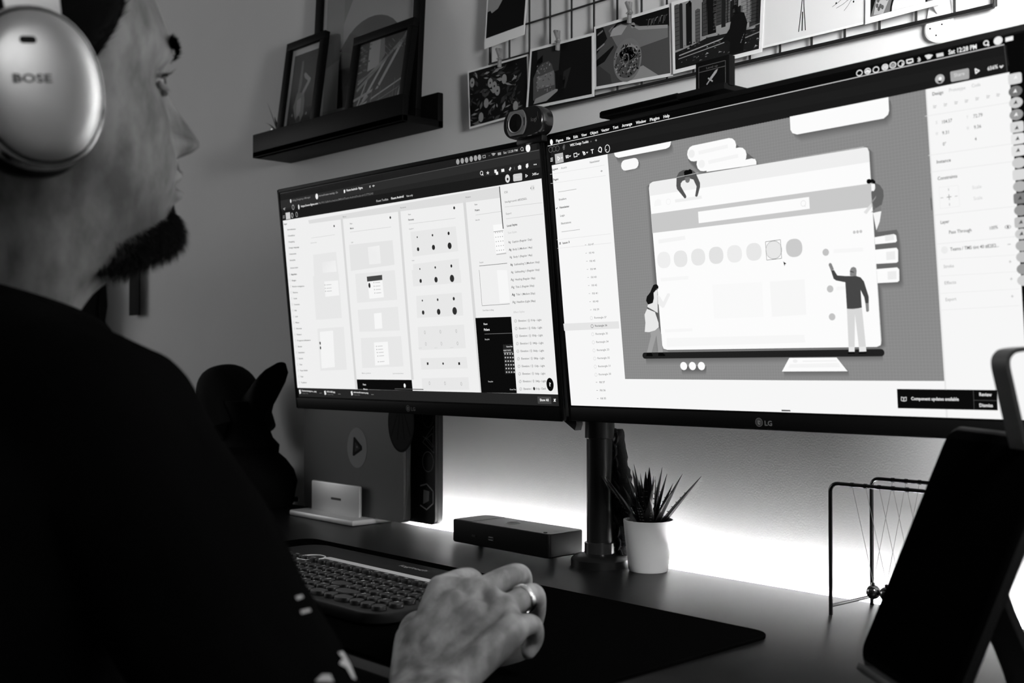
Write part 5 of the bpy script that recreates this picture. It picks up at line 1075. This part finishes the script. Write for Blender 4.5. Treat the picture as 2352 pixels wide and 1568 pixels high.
# ================================================================== the person
HO = Vector((-.8430, -.9327, 1.2208)); HYAW, HPITCH, HSC = rad(-4), rad(8), 1.07
HM4 = Matrix.Translation(HO) @ Matrix.Rotation(HYAW, 4, 'Z') @ Matrix.Rotation(HPITCH, 4, 'X') @ Matrix.Scale(HSC, 4)
HT = np.array([  # z, front y, back y, half width, front exponent
 (.1185, .002, -.022, .004, 2.2), (.1165, .022, -.042, .024, 2.2), (.109, .047, -.065, .045, 2.25), (.096, .066, -.083, .060, 2.3), (.080, .079, -.094, .069, 2.3), (.060, .0885, -.101, .0750, 2.3), (.040, .0940, -.104, .0770, 2.3),
 (.026, .0965, -.1045, .0770, 2.3), (.012, .0930, -.103, .0765, 2.25), (.0, .0885, -.101, .0755, 2.2), (-.015, .0868, -.097, .0750, 2.2), (-.030, .0880, -.090, .0738, 2.15), (-.045, .0905, -.082, .0715, 2.05), (-.060, .0922, -.074, .0690, 1.95), (-.075, .0915, -.068, .0665, 1.85),
 (-.088, .0865, -.064, .0640, 1.75), (-.098, .0910, -.062, .0620, 1.70), (-.108, .0925, -.061, .0600, 1.68), (-.116, .0880, -.060, .0585, 1.7), (-.122, .0740, -.060, .0570, 1.75), (-.129, .0500, -.061, .0560, 1.85), (-.140, .0230, -.066, .0540, 1.95), (-.155, .0070, -.072, .0540, 2.0), (-.175, -.0040, -.080, .0545, 2.0), (-.200, -.0120, -.089, .0570, 2.0), (-.225, -.0150, -.097, .0640, 2.0), (-.245, -.016, -.10, .07, 2.0)])
_z = HT[::-1, 0]
def _it(z, col):
    zz = np.asarray(z, float); v = HT[::-1, col]; acc = 0
    for dz, w in ((-.004, .25), (0, .5), (.004, .25)): acc = acc+w*np.interp(zz+dz, _z, v)
    return np.where(zz > .112, np.interp(zz, _z, v), acc)
NZ = np.array([(.014, 0, .006), (.005, .0035, .0065), (-.006, .0095, .0072), (-.016, .0155, .0080), (-.026, .0215, .0090), (-.034, .0250, .0108), (-.039, .0268, .0124), (-.043, .0262, .0128), (-.047, .0190, .0125), (-.0505, .0080, .0125), (-.054, .0010, .012), (-.057, 0, .012)])[::-1]
def gs(x, c, s): return np.exp(-((x-c)/s)**2)
def head_xyz(t, z):
    """t: angle from straight ahead, + to the right; z: height above eye level (numpy arrays)"""
    t, z = np.broadcast_arrays(np.asarray(t, float), np.asarray(z, float))
    yf, yb, w, n = _it(z, 1), _it(z, 2), _it(z, 3), _it(z, 4); yc = np.where(z > -.1, -.008, np.interp(z, [-.2, -.1], [-.035, -.008]))
    c, s = np.cos(t), np.sin(t); n_ = np.where(c > 0, n, 2.1); S = lambda v, e: np.sign(v)*np.abs(v)**(2/e)
    x = w*S(s, n_); y = yc+np.where(c > 0, yf-yc, yc-yb)*S(c, n_)
    f = np.clip(c*3, 0, 1); ax = np.abs(x)
    h = np.interp(z, NZ[:, 0], NZ[:, 1]); sg = np.interp(z, NZ[:, 0], NZ[:, 2])
    d = h*np.exp(-(ax/sg)**2.4)+.0115*gs(ax, .0148, .0050)*gs(z, -.0425, .0060)-.008*gs(ax, .0075, .0035)*gs(z, -.0505, .0028)
    d += -.0105*gs(ax, .033, .0150)*gs(z, .000, .0105)+.0068*gs(ax, .033, .0115)*gs(z, -.0015, .0078)-.0018*gs(ax, .033, .013)*gs(z, .0075, .0018)+.0045*gs(ax, .030, .018)*gs(z, .0195, .0062)
    d += .0066*gs(z, -.0650, .0042)*np.exp(-(ax/.019)**4)+.0078*gs(z, -.0785, .0048)*np.exp(-(ax/.018)**4)-.0064*gs(z, -.0716, .0019)*np.exp(-(ax/.022)**6)
    d += .0045*gs(ax, .050, .015)*gs(z, -.030, .015)+.0042*gs(ax, .034, .009)*gs(z, -.060, .018)-.002*gs(ax, .026, .004)*gs(z, -.062, .012)
    return x, y+d*f, z+0*x
zr = np.concatenate([np.linspace(-.245, -.13, 26), np.linspace(-.127, .03, 110)[0:], np.linspace(.034, .1185, 34)])
tt = np.linspace(-1, 1, 221)[:-1]; tt = np.pi*(.45*tt+.55*tt**3)
X, Y, Z = head_xyz(tt[None, :], zr[:, None])
def to_world(x, y, z): return [HM4 @ Vector(p) for p in zip(np.ravel(x), np.ravel(y), np.ravel(z))]
b = MB(); Hp = to_world(X, Y, Z); nc = len(tt); b.loft([Hp[i*nc:(i+1)*nc] for i in range(len(zr))])
bmesh.ops.recalc_face_normals(b.bm, faces=b.bm.faces); headme = bpy.data.meshes.new('head'); b.bm.to_mesh(headme); b.bm.free()

def temp(me): o = bpy.data.objects.new('tmp', me); COL.objects.link(o); return o
def evaluated(o):
    dg = bpy.context.evaluated_depsgraph_get(); dg.update(); return bpy.data.meshes.new_from_object(o.evaluated_get(dg))
def remesh(bld, voxel, smooth=0, fac=.5):
    bmesh.ops.recalc_face_normals(bld.bm, faces=bld.bm.faces); me = bpy.data.meshes.new('r'); bld.bm.to_mesh(me); bld.bm.free(); o = temp(me)
    m = o.modifiers.new('r', 'REMESH'); m.mode = 'VOXEL'; m.voxel_size = voxel
    if smooth: s_ = o.modifiers.new('s', 'SMOOTH'); s_.iterations = smooth; s_.factor = fac
    out = evaluated(o); bpy.data.objects.remove(o); return out
def union(a, b_):
    oa, ob = temp(a), temp(b_); m = oa.modifiers.new('b', 'BOOLEAN'); m.operation = 'UNION'; m.solver = 'EXACT'; m.object = ob
    out = evaluated(oa); bpy.data.objects.remove(oa); bpy.data.objects.remove(ob); return out
def limb(b, pts, rs, n=5):
    S_ = smooth_path(pts, n); R_ = []
    for i in range(len(rs)-1): R_ += [rs[i]+(rs[i+1]-rs[i])*k/n for k in range(n)]
    R_.append(rs[-1]); b.tube(S_, R_, 18); b.sphere(S_[0], R_[0], 16, 10); b.sphere(S_[-1], R_[-1], 16, 10)
def ell_loft(b, rings, seg=36, k=0.0, ex=2.0):
    out = []
    for z, cx, cy, rx, ry in rings: out.append([Vector((cx+(rx+k)*math.copysign(abs(math.cos(t))**(2/ex), math.cos(t)), cy+(ry+k)*math.copysign(abs(math.sin(t))**(2/ex), math.sin(t)), z)) for t in [2*math.pi*j/seg for j in range(seg)]])
    b.loft(out)
# skeleton points
BX = -.860
SR, SL = Vector((-.716, -.930, .972)), Vector((-1.035, -.945, .972))
ER, EL = Vector((-.548, -.880, .765)), Vector((-1.10, -.99, .735))
WR = dep(985, 1590, .945); WL = Vector((-1.015, -.80, .640))
torso = [(.48, BX, -1.06, .165, .125), (.60, BX, -1.05, .155, .12), (.75, BX, -1.02, .165, .122), (.88, BX, -.990, .178, .122), (.95, BX, -.965, .172, .108), (.99, BX, -.955, .130, .088), (1.03, BX+.008, -.952, .075, .066), (1.06, BX+.014, -.950, .055, .055)]
# coarse core of the body
b = MB(); ell_loft(b, torso)
for S_, E_, W_, sx in ((SR, ER, WR, 1), (SL, EL, WL, -1)):
    limb(b, [Vector((BX+sx*.06, -.94, 1.0)), S_], [.045, .052]); limb(b, [S_, S_.lerp(E_, .5)+Vector((0, 0, .004)), E_], [.052, .046, .040])
    hipj = Vector((BX+sx*.09, -1.03, .53)); kn = Vector((BX+sx*.13, -.60, .52)); an = Vector((BX+sx*.13, -.60, .09))
    limb(b, [hipj, hipj.lerp(kn, .5)+Vector((0, 0, .005)), kn], [.085, .075, .058]); limb(b, [kn, kn.lerp(an, .35)+Vector((0, -.012, 0)), an], [.056, .054, .036]); limb(b, [an+Vector((0, 0, -.045)), an+Vector((0, .15, -.06))], [.034, .026])
core = remesh(b, .008, 4)
# right hand and forearm: joints given along the fingers
def hand(W_, E_, X_, fingers, thumb, palm, voxel):
    b = MB()
    limb(b, [E_, X_, W_], [.040, .034, .0265])
    for f in fingers: limb(b, f[0], f[1], 6)
    limb(b, thumb[0], thumb[1], 6)
    for a, c_, r0, r1 in palm: limb(b, [a, c_], [r0, r1])
    return remesh(b, voxel, 12, .5)
D = dep
iM, mM, rM, pM = D(1012, 1352, 1.015), D(1100, 1358, 1.015), D(1160, 1400, .995), D(1178, 1446, .97)
R_f = [([iM, D(1075, 1327, 1.055), D(1098, 1350, 1.085), D(1104, 1385, 1.095)], [.0122, .0100, .0088, .0072]),
       ([mM, D(1186, 1319, 1.045), D(1202, 1345, 1.08), D(1206, 1385, 1.09)], [.0122, .0106, .0092, .0074]),
       ([rM, D(1222, 1363, 1.02), D(1232, 1400, 1.045), D(1226, 1440, 1.05)], [.0118, .0100, .0090, .0074]),
       ([pM, D(1220, 1434, .982), D(1228, 1466, .995), D(1214, 1496, .995)], [.0112, .0092, .0082, .0070])]
wA, wB = D(950, 1560, .955), D(1030, 1575, .935)
WX = D(962, 1725, .86)
R_th = ([D(950, 1500, .985), D(950, 1440, 1.03), D(985, 1425, 1.06), D(1025, 1420, 1.085)], [.016, .0125, .0105, .0080])
R_pl = [(wA, iM, .019, .0125), (D(985, 1570, .95), mM, .022, .0135), (D(1010, 1570, .945), rM, .021, .0135), (wB, pM, .018, .0135), (wA+(WX-WR)*.8, wA, .019, .018), (wB+(WX-WR)*.8, wB, .019, .0185), (WX, WR, .028, .024), (iM, mM, .012, .012), (mM, rM, .012, .012), (rM, pM, .012, .0115), (wA, D(950, 1470, .99), .021, .017), (D(1000, 1500, .975), D(1090, 1430, .99), .024, .02), (D(965, 1480, .98), D(1040, 1400, 1.0), .021, .018), (wB, D(1150, 1470, .965), .018, .014)]
handR = hand(WR, ER, WX, R_f, R_th, R_pl, .0016)
# left hand resting on the desk edge, hidden by the body
wl_ = WL; fd = Vector((.10, .99, 0)).normalized(); sd = Vector((.99, -.10, 0)).normalized()
Lf = []; Lp = []
for k, (o_, L) in enumerate(((.028, .075), (.009, .082), (-.010, .076), (-.028, .062))):
    m_ = wl_+fd*.085+sd*o_+Vector((0, 0, .012)); p1 = m_+fd*(L*.5)+Vector((0, 0, .006)); p2 = p1+fd*(L*.28)+Vector((0, 0, -.012)); p3 = p2+fd*(L*.2)+Vector((0, 0, -.014)); Lf.append(([m_, p1, p2, p3], [.0118, .0098, .0086, .007])); Lp.append((wl_+sd*o_*.5, m_, .019, .0125))
Lt = ([wl_+fd*.02+sd*.026, wl_+fd*.055+sd*.05, wl_+fd*.085+sd*.055+Vector((0, 0, -.005)), wl_+fd*.108+sd*.052+Vector((0, 0, -.010))], [.015, .012, .0102, .0078])
handL = hand(WL, EL, EL.lerp(WL, .6), Lf, Lt, Lp, .003)
body = union(union(union(core, handR), handL), headme)
# stubble and beard density stored on the skin
co = np.empty(len(body.vertices)*3); body.vertices.foreach_get('co', co); co = co.reshape(-1, 3)
inv = np.array(HM4.inverted()); loc = co @ inv[:3, :3].T+inv[:3, 3]
ang = np.abs(np.arctan2(loc[:, 0], loc[:, 1]+.008)); zz = loc[:, 2]
st_ = 1/(1+np.exp((zz-np.interp(ang, [0, .4, .8, 1.2, 1.5], [-.083, -.083, -.075, -.052, -.03]))/.006))
st_ *= 1/(1+np.exp(-(zz+np.interp(ang, [0, .8, 1.2, 1.6], [.135, .130, .118, .095]))/.006))*np.clip((2.0-ang)/.4, 0, 1)*(loc[:, 1] > -.03)*np.interp(ang, [0, .7, 1.1, 1.6], [1, .85, .5, .4])
st_ = np.maximum(st_, .75*gs(zz, -.0565, .004)*(np.abs(loc[:, 0]) < .024)*(loc[:, 1] > .07))
lip = np.maximum(gs(zz, -.066, .0035), gs(zz, -.078, .004))*np.exp(-(np.abs(loc[:, 0])/.021)**6)*(loc[:, 1] > .08)
st_ = np.where(lip > .5, 0, st_)
at_ = body.attributes.new('stubble', 'FLOAT', 'POINT'); at_.data.foreach_set('value', st_.astype(np.float32))
M_SKIN = mat('skin', .40, .5, spec=.35, bump=(180, .25, .0012))
nt = M_SKIN.node_tree; bs = nt.nodes['Principled BSDF']
an_ = nt.nodes.new('ShaderNodeAttribute'); an_.attribute_name = 'stubble'; no_ = nt.nodes.new('ShaderNodeTexNoise'); no_.inputs['Scale'].default_value = 38; no_.inputs['Detail'].default_value = 5
mr = nt.nodes.new('ShaderNodeMapRange'); mr.inputs[1].default_value = .35; mr.inputs[2].default_value = .68; mr.inputs[3].default_value = .15; mr.inputs[4].default_value = .36
cb_ = nt.nodes.new('ShaderNodeCombineColor'); mx = nt.nodes.new('ShaderNodeMix'); mx.data_type = 'RGBA'; mx.inputs[7].default_value = (.016, .016, .016, 1)
nt.links.new(no_.outputs['Fac'], mr.inputs[0])
for k in range(3): nt.links.new(mr.outputs[0], cb_.inputs[k])
mu = nt.nodes.new('ShaderNodeMath'); mu.operation = 'MULTIPLY'; mu.inputs[1].default_value = .85; nt.links.new(an_.outputs['Fac'], mu.inputs[0])
nt.links.new(mu.outputs[0], mx.inputs[0]); nt.links.new(cb_.outputs[0], mx.inputs[6]); nt.links.new(mx.outputs[2], bs.inputs['Base Color'])
bs.inputs['Subsurface Weight'].default_value = .0
pr = thing('person', (BX, -.95, 0), 'person in a black sweatshirt and headphones, seated, one hand on the mouse', 'person')
body.materials.clear(); body.materials.append(M_SKIN); body.polygons.foreach_set('material_index', [0]*len(body.polygons))
link_mesh('body', body, pr, sharp=None)

# ------------------------------------------------------------------ hair, beard, brows, eyes
M_HAIR = mat('hair_dark', .003, .7, spec=.05)
def strands(name, samples, L, w, droop, parent, seed=1, m=M_HAIR):
    """samples: list of (t, z, lift, dir_t, dir_z) on the head surface"""
    rnd = random.Random(seed); vs_, fs = [], []
    for (t, z, dt, dz) in samples:
        p = Vector([float(v) for v in head_xyz(t, z)]); p2 = Vector([float(v) for v in head_xyz(t+.02, z)]); p3 = Vector([float(v) for v in head_xyz(t, z+.003)])
        n = (p2-p).cross(p3-p).normalized()
        if n.dot(Vector((p.x, p.y, 0))) < 0: n = -n
        tx, tz = (p2-p).normalized(), (p3-p).normalized(); d = (n*rnd.uniform(.4, .9)+tx*(dt+rnd.uniform(-.5, .5))+tz*(dz+rnd.uniform(-.4, .4))).normalized()
        l = L*rnd.uniform(.55, 1.15); s_ = d.cross(n+Vector((.01, .02, .03))).normalized()*(w/2); i = len(vs_); m1 = p+d*(l*.55); e = p+d*l+Vector((0, 0, -droop*l))
        for v in (p-n*.0006-s_, p-n*.0006+s_, m1+s_*.8, m1-s_*.8, e): vs_.append(HM4 @ v)
        fs += [(i, i+1, i+2, i+3), (i+3, i+2, i+4)]
    me = bpy.data.meshes.new(name); me.from_pydata([tuple(v) for v in vs_], [], fs); me.materials.append(m); o = link_mesh(name, me, parent, None); o['kind'] = 'stuff'; return o
rnd = random.Random(21)
zh_t, zh_z = np.array([0, .5, .8, 1.05, 1.2, 1.4, 1.65, 2.1, 3.15]), np.array([.086, .076, .064, .046, .024, -.006, -.03, -.06, -.085])
def hairline(t): return np.interp(np.abs(t), zh_t, zh_z)
ht = np.linspace(-np.pi, np.pi, 121); rings = []
for f in np.linspace(0, 1, 26):
    z = hairline(ht)+(.1183-hairline(ht))*f; x, y, z2 = head_xyz(ht, z); k = 1+.085*min(1, f*6); rings.append([HM4 @ Vector(((x[i])*k, (y[i]+.008)*k-.008, z2[i]*(1+.06*min(1, f*4)) if z2[i] > 0 else z2[i])) for i in range(len(ht)-1)])
b = MB(); b.loft(rings, False, True); hair = b.build('hair', M_HAIR, pr, None)
sm = []
for k in range(5200):
    t = rnd.uniform(-np.pi, np.pi); z = float(hairline(t))+abs(rnd.gauss(0, .02))
    if z < .117: sm.append((t, z, .3 if t < 0 else -.3, .9))
strands('hair_strands', sm, .014, .0006, .1, hair, 3)
sm = []
for k in range(9000):
    t = rnd.uniform(-1.15, 1.15); at = abs(t); top = np.interp(at, [0, .3, .5, .8, 1.15], [-.0855, -.086, -.092, -.101, -.112]); z = rnd.uniform(-.131, top+.002*rnd.random())
    if rnd.random() < np.interp(at, [0, .75, 1.15], [1, .8, .05]): sm.append((t, z, -.1, -.9))
beard = strands('beard', sm, .0095, .00065, .25, pr, 4)
sm = [(rnd.uniform(-.27, .27), rnd.gauss(-.0562, .0022), .5*(1 if rnd.random() < .5 else -1), -.7) for k in range(700)]
strands('moustache', sm, .0042, .0004, .1, pr, 5)
for sd_ in (-1, 1):
    sm = []
    for k in range(950):
        x = rnd.uniform(.010, .056); t = math.atan2(x, .098); z = .0215+.003*math.sin((x-.012)/.04*2.6)+rnd.gauss(0, .0022)*(1 if x < .04 else .6); sm.append((sd_*t, z, sd_*1.6, .35))
    strands('eyebrow', sm, .0105, .0007, 0, pr, 6+sd_)
    t_e = math.atan2(.033, .085); px_, py_, pz_ = [float(v) for v in head_xyz(sd_*t_e, -.001)]
    ec = Vector((sd_*.0325, py_-.0092, -.0012)); b = MB(); b.sphere(HM4 @ ec, .0118, 28, 18); eye = b.build('eye', mat('eye_white', .5, .08, spec=.7), pr)
    dv = (Vector((.05*sd_, 1, -.05))).normalized(); EM = HM4 @ frame_matrix(ec, dv.cross(Vector((0, 0, 1))).normalized(), dv.cross(dv.cross(Vector((0, 0, 1))).normalized()), dv)
    b = MB(); b.lathe([(.0056, .0105), (.0050, .0112), (.001, .0120)], 22, EM); b.build('iris', mat('iris_dark', .008, .08, spec=.8), eye)
    b = MB(); rings_ = []
    for k in range(15):       # upper and lower lid as soft rolls over the eyeball
        a = math.pi*(k/14); cx = .0150*math.cos(a)
        rings_.append(HM4 @ (ec+Vector((cx, math.sqrt(max(0, .0125**2-min(.0122, abs(cx))**2))*.92+.0004, .0048*math.sin(a)))))
    b.tube(rings_, [.0008+.0014*math.sin(math.pi*k/14) for k in range(15)], 8); b.build('upper_eyelid', M_SKIN, pr)
    low_ = [HM4 @ (ec+Vector((.0150*math.cos(math.pi*k/14), math.sqrt(max(0, .0125**2-min(.0122, abs(.0150*math.cos(math.pi*k/14)))**2))*.90-.0002, -.0012-.0052*math.sin(math.pi*k/14)))) for k in range(15)]
    b = MB(); b.tube(low_, [.0010+.0026*math.sin(math.pi*k/14) for k in range(15)], 8); b.build('lower_eyelid', M_SKIN, pr)
    vs_, fs = [], []
    for k in range(46):
        a = math.pi*(.03+.94*k/45); cx = .0150*math.cos(a); p = ec+Vector((cx, math.sqrt(max(0, .0125**2-min(.0122, abs(cx))**2))*.92+.0016, .0046*math.sin(a))); d = Vector((cx*28, 1.0, .30+rnd.uniform(-.08, .1))).normalized(); l = .0085*(.6+.4*math.sin(a))*rnd.uniform(.8, 1.1); i = len(vs_)
        s_ = Vector((.0003, 0, 0)); m1 = p+d*l*.5; e = p+d*l+Vector((0, 0, .0022)); vs_ += [HM4 @ v for v in (p-s_, p+s_, m1+s_*.8+Vector((0, 0, .0002)), m1-s_*.8, e)]; fs += [(i, i+1, i+2, i+3), (i+3, i+2, i+4)]
    me = bpy.data.meshes.new('eyelashes'); me.from_pydata([tuple(v) for v in vs_], [], fs); me.materials.append(M_HAIR); o = link_mesh('eyelashes', me, pr, None); o['kind'] = 'stuff'
    b = MB(); b.tube([v+Vector((0, 0, .0003)) for v in rings_], [.0004+.0009*math.sin(math.pi*k/14) for k in range(15)], 6, M=Matrix.Translation(HM4.to_3x3() @ Vector((0, .0013, -.0006)))); b.build('lash_line', M_HAIR, pr)

# ------------------------------------------------------------------ clothes
M_SWEAT = mat('sweatshirt_black', .006, .95, spec=.0, bump=(60, .3, .004))
b = MB(); ell_loft(b, torso[:-2]+[(1.022, BX+.008, -.953, .082, .070), (1.046, BX+.014, -.956, .062, .056)], k=.012)
for S_, E_, W_, sx in ((SR, ER, WX, 1), (SL, EL, EL.lerp(WL, .6), -1)):
    limb(b, [Vector((BX+.008+sx*.035, -.952, 1.010)), S_], [.056, .064]); limb(b, [S_, S_.lerp(E_, .5)+Vector((sx*.004, 0, .006)), E_], [.064, .060, .055]); limb(b, [E_, E_.lerp(W_, .45), E_.lerp(W_, .85)], [.054, .048, .041])
b.tube([Vector((BX+.014+.070*math.cos(2*math.pi*k/40), -.950+.066*math.sin(2*math.pi*k/40), 1.044-.019*math.sin(2*math.pi*k/40))) for k in range(40)], .018, 12, closed=True)
for k in range(12): b.sphere(Vector((BX+.012+.062*math.cos(math.pi*k/11), -.952-.060*math.sin(math.pi*k/11), 1.020)), .034, 14, 10)
sw = remesh(b, .005, 5)
co = np.empty(len(sw.vertices)*3); sw.vertices.foreach_get('co', co); co = co.reshape(-1, 3); nr = np.empty(len(sw.vertices)*3); sw.vertices.foreach_get('normal', nr); nr = nr.reshape(-1, 3)
wr = np.sin(co[:, 2]*58+co[:, 0]*31+3*np.sin(co[:, 1]*17))*np.sin(co[:, 1]*43-co[:, 0]*22+2*np.sin(co[:, 2]*14)); co += nr*(.0028*wr)[:, None]; sw.vertices.foreach_set('co', co.ravel()); sw.update()
sw.materials.clear(); sw.materials.append(M_SWEAT); sweat = link_mesh('sweatshirt', sw, pr, None)
b = MB()    # ribbed collar round the neck
rg = []
for k in range(40):
    t = 2*math.pi*k/40; rg.append(Vector((BX+.014+.070*math.cos(t), -.950+.066*math.sin(t), 1.058-.019*math.sin(t))))
b.tube(rg, .0085, 10, closed=True); b.build('collar', M_SWEAT, sweat)
# white print on the right sleeve
bv = BVHTree.FromPolygons([v.co for v in sw.vertices], [tuple(p.vertices) for p in sw.polygons])
def decal(pts, name='sleeve_print'):
    hits = []
    for x, y in pts:
        h = bv.ray_cast(CAM, ray(x, y).normalized())
        if h[0] is None: h = bv.find_nearest(dep(x, y, .72))
        hits.append((h[0], h[1]))
    vs_ = [p+n*.0012 for p, n in hits]; b = MB(); n_ = len(vs_); tri = tessellate_polygon([[Vector((x, y, 0)) for x, y in pts]]); b.raw(vs_, tri); b.build(name, mat('print_white', .75, .7), sweat)
M_TROU = mat('trousers_dark', .012, .9, spec=.1)
b = MB()
for sx in (-1, 1):
    hipj = Vector((BX+sx*.09, -1.03, .53)); kn = Vector((BX+sx*.13, -.60, .52)); an = Vector((BX+sx*.13, -.60, .10))
    limb(b, [hipj, hipj.lerp(kn, .5)+Vector((0, 0, .005)), kn], [.096, .086, .070]); limb(b, [kn, kn.lerp(an, .35)+Vector((0, -.012, 0)), an], [.068, .066, .052])
ell_loft(b, [(.45, BX, -1.05, .17, .13), (.60, BX, -1.05, .172, .137)]); tr = remesh(b, .010, 3); tr.materials.clear(); tr.materials.append(M_TROU); link_mesh('trousers', tr, pr, None)
for sx in (-1, 1):
    b = MB(); rings = []
    for i in range(9):
        t = i/8; yy = -.655+.27*t; hh = .075*(1-t)**.6+.032; ww = .043*math.sin(math.pi*(.12+.74*t))**.5
        rings.append([Vector((BX+sx*.13+ww*math.copysign(abs(math.cos(a))**.7, math.cos(a)), yy, .001+(hh/2)*(1+math.copysign(abs(math.sin(a))**.7, math.sin(a))))) for a in [2*math.pi*k/16 for k in range(16)]])
    b.loft(rings); b.build('shoe', M_MATTE, pr)
# chair carrying the person (below and behind the frame)
ch = thing('office_chair', (BX, -1.02, 0), 'black office chair the person sits on', 'chair')
b = MB(); b.box((BX, -.98, .405), (.48, .46, .07), .03, seg=3); b.build('seat', mat('chair_fabric', .008, .9), ch)
b = MB(); b.box((BX, -1.27, .74), (.42, .05, .50), .022, Matrix.Identity(4), 3); b.build('backrest', mat('chair_fabric', .008, .9), ch)
b = MB(); b.tube(smooth_path([(BX, -1.10, .38), (BX, -1.26, .40), (BX, -1.30, .60)]), .018, 10); b.build('back_bracket', M_BLACK, ch)
b = MB(); b.cyl((BX, -1.0, .08), (BX, -1.0, .375), .025); b.build('gas_post', M_BLACK, ch)
for k in range(5):
    a = 2*math.pi*k/5+.3; e = Vector((BX+.28*math.cos(a), -1.0+.28*math.sin(a), .065)); b = MB(); b.tube([(BX, -1.0, .10), e], [.026, .016], 10); b.build('base_arm', M_BLACK, ch)
    b = MB(); b.cyl(e+Vector((-.012, 0, -.035)), e+Vector((.012, 0, -.035)), .029, seg=18); b.build('caster', M_BLACK, ch)

# ------------------------------------------------------------------ headphones
hpn = thing('headphones', HM4 @ Vector((0, -.012, -.06)), 'silver over-ear headphones worn by the seated person', 'headphones')
M_HP = mat('headphone_silver', .62, .30, .85); M_HPR = mat('headphone_rim', .55, .16, .95)
def oval(x, ka, kz, n=44, ex=2.15, cy=-.0284, cz=-.019):
    return [Vector((x, cy+.0385*ka*math.copysign(abs(math.cos(t))**(2/ex), math.cos(t)), cz+.0478*kz*math.copysign(abs(math.sin(t))**(2/ex), math.sin(t)))) for t in [2*math.pi*k/n for k in range(n)]]
for s_ in (1, -1):
    HS_ = HM4 @ Matrix.Diagonal((s_, 1, 1, 1)) @ Matrix.Translation((.0, 0, 0))
    cup = None
    b = MB(); b.loft([oval(x, k, k) for x, k in ((.072, .90), (.074, 1.02), (.080, 1.085), (.088, 1.08), (.093, 1.0))], M=HS_); b.build('cushion', mat('cushion_leather', .006, .45, spec=.4), hpn)
    b = MB(); b.loft([oval(x, k, k) for x, k in ((.093, .96), (.0945, 1.02), (.103, 1.03), (.1075, 1.0), (.1085, .965))], M=HS_); b.build('rim', M_HPR, hpn)
    b = MB(); b.loft([oval(x, k, k) for x, k in ((.1080, .968), (.1090, .962), (.1090, .93))], M=HS_); b.build('groove', M_BLACK, hpn)
    b = MB(); b.loft([oval(x, k, k) for x, k in ((.1085, .935), (.1105, .925), (.1125, .86), (.1145, .70), (.1158, .48), (.1164, .25), (.1166, .02))], M=HS_); shl = b.build('shell', M_HP, hpn)
    b = MB(); b.prism(rrect(.0095, .0042, .0020), .1148, .1158, HS_ @ Matrix(((0, 0, 1, 0), (1, 0, 0, -.034), (0, 1, 0, .0065), (0, 0, 0, 1)))); b.build('mic_slot', M_BLACK, shl)
    if s_ == 1:
        o3 = HS_.to_3x3(); cc = Canvas(HS_ @ Vector((.1166, -.034, -.017)), (o3 @ Vector((1, 0, 0))).normalized(), (o3 @ Vector((0, 1, 0))).normalized(), (o3 @ Vector((0, 0, 1))).normalized(), 'print', 3e-4); cc.P = lambda x, y: cc.o+cc.r*x+cc.u*y
        cc.text((-.013, -.0015), (.011, -.0015), 'BOSE', .45, .0075, True); cc.build('logo', shl)
    b = MB(); Y0, Y1 = -.028, .004; rings = []
    for (x, z, hw) in ((.100, -.005, .010), (.1045, .025, .016), (.103, .050, .017), (.098, .085, .016), (.088, .110, .014)): rings.append([Vector((x+.003, -.026-hw, z)), Vector((x+.003, -.026+hw, z)), Vector((x-.003, -.026+hw, z)), Vector((x-.003, -.026-hw, z))])
    b.loft(rings, M=HS_); b.build('yoke', M_HP, hpn)
b = MB(); rings = []
for k in range(25):
    a = math.pi*k/24; x, z = .094*math.cos(a), .085+.062*math.sin(a)*1.0; n_ = Vector((math.cos(a), 0, math.sin(a))); p = Vector((x, -.024, z)); rings.append([p-n_*.005+Vector((0, -.016, 0)), p+n_*.006+Vector((0, -.012, 0)), p+n_*.006+Vector((0, .012, 0)), p-n_*.005+Vector((0, .016, 0))])
b.loft(rings, M=HM4); b.build('headband', mat('headband_black', .008, .6), hpn)

# ring on the ring finger
ra, rb = R_f[2][0][0], R_f[2][0][1]; rp = ra.lerp(rb, .68); rd = (rb-ra).normalized(); rx_ = rd.cross(Vector((0, 0, 1))).normalized(); RM = frame_matrix(rp, rx_, rd.cross(rx_), rd)
b = MB(); pr_ = [(.0122, -.0026), (.0132, -.0022), (.0135, 0), (.0132, .0022), (.0122, .0026), (.0116, .0022), (.0116, -.0022), (.0122, -.0026)]
b.lathe(pr_, 40, RM, False); tag(b.build('finger_ring', mat('ring_silver', .85, .15, 1.0)), 'plain silver ring on the finger of the mouse hand', 'ring')
decal([(676, 1372), (690, 1368), (694, 1374), (680, 1380)]); decal([(688, 1404), (708, 1399), (712, 1406), (690, 1412)])
decal([(773, 1500), (784, 1498), (800, 1525), (814, 1562), (806, 1560), (792, 1535), (776, 1526), (780, 1518), (786, 1516)]); decal([(722, 1566), (738, 1550), (756, 1550), (764, 1567)])
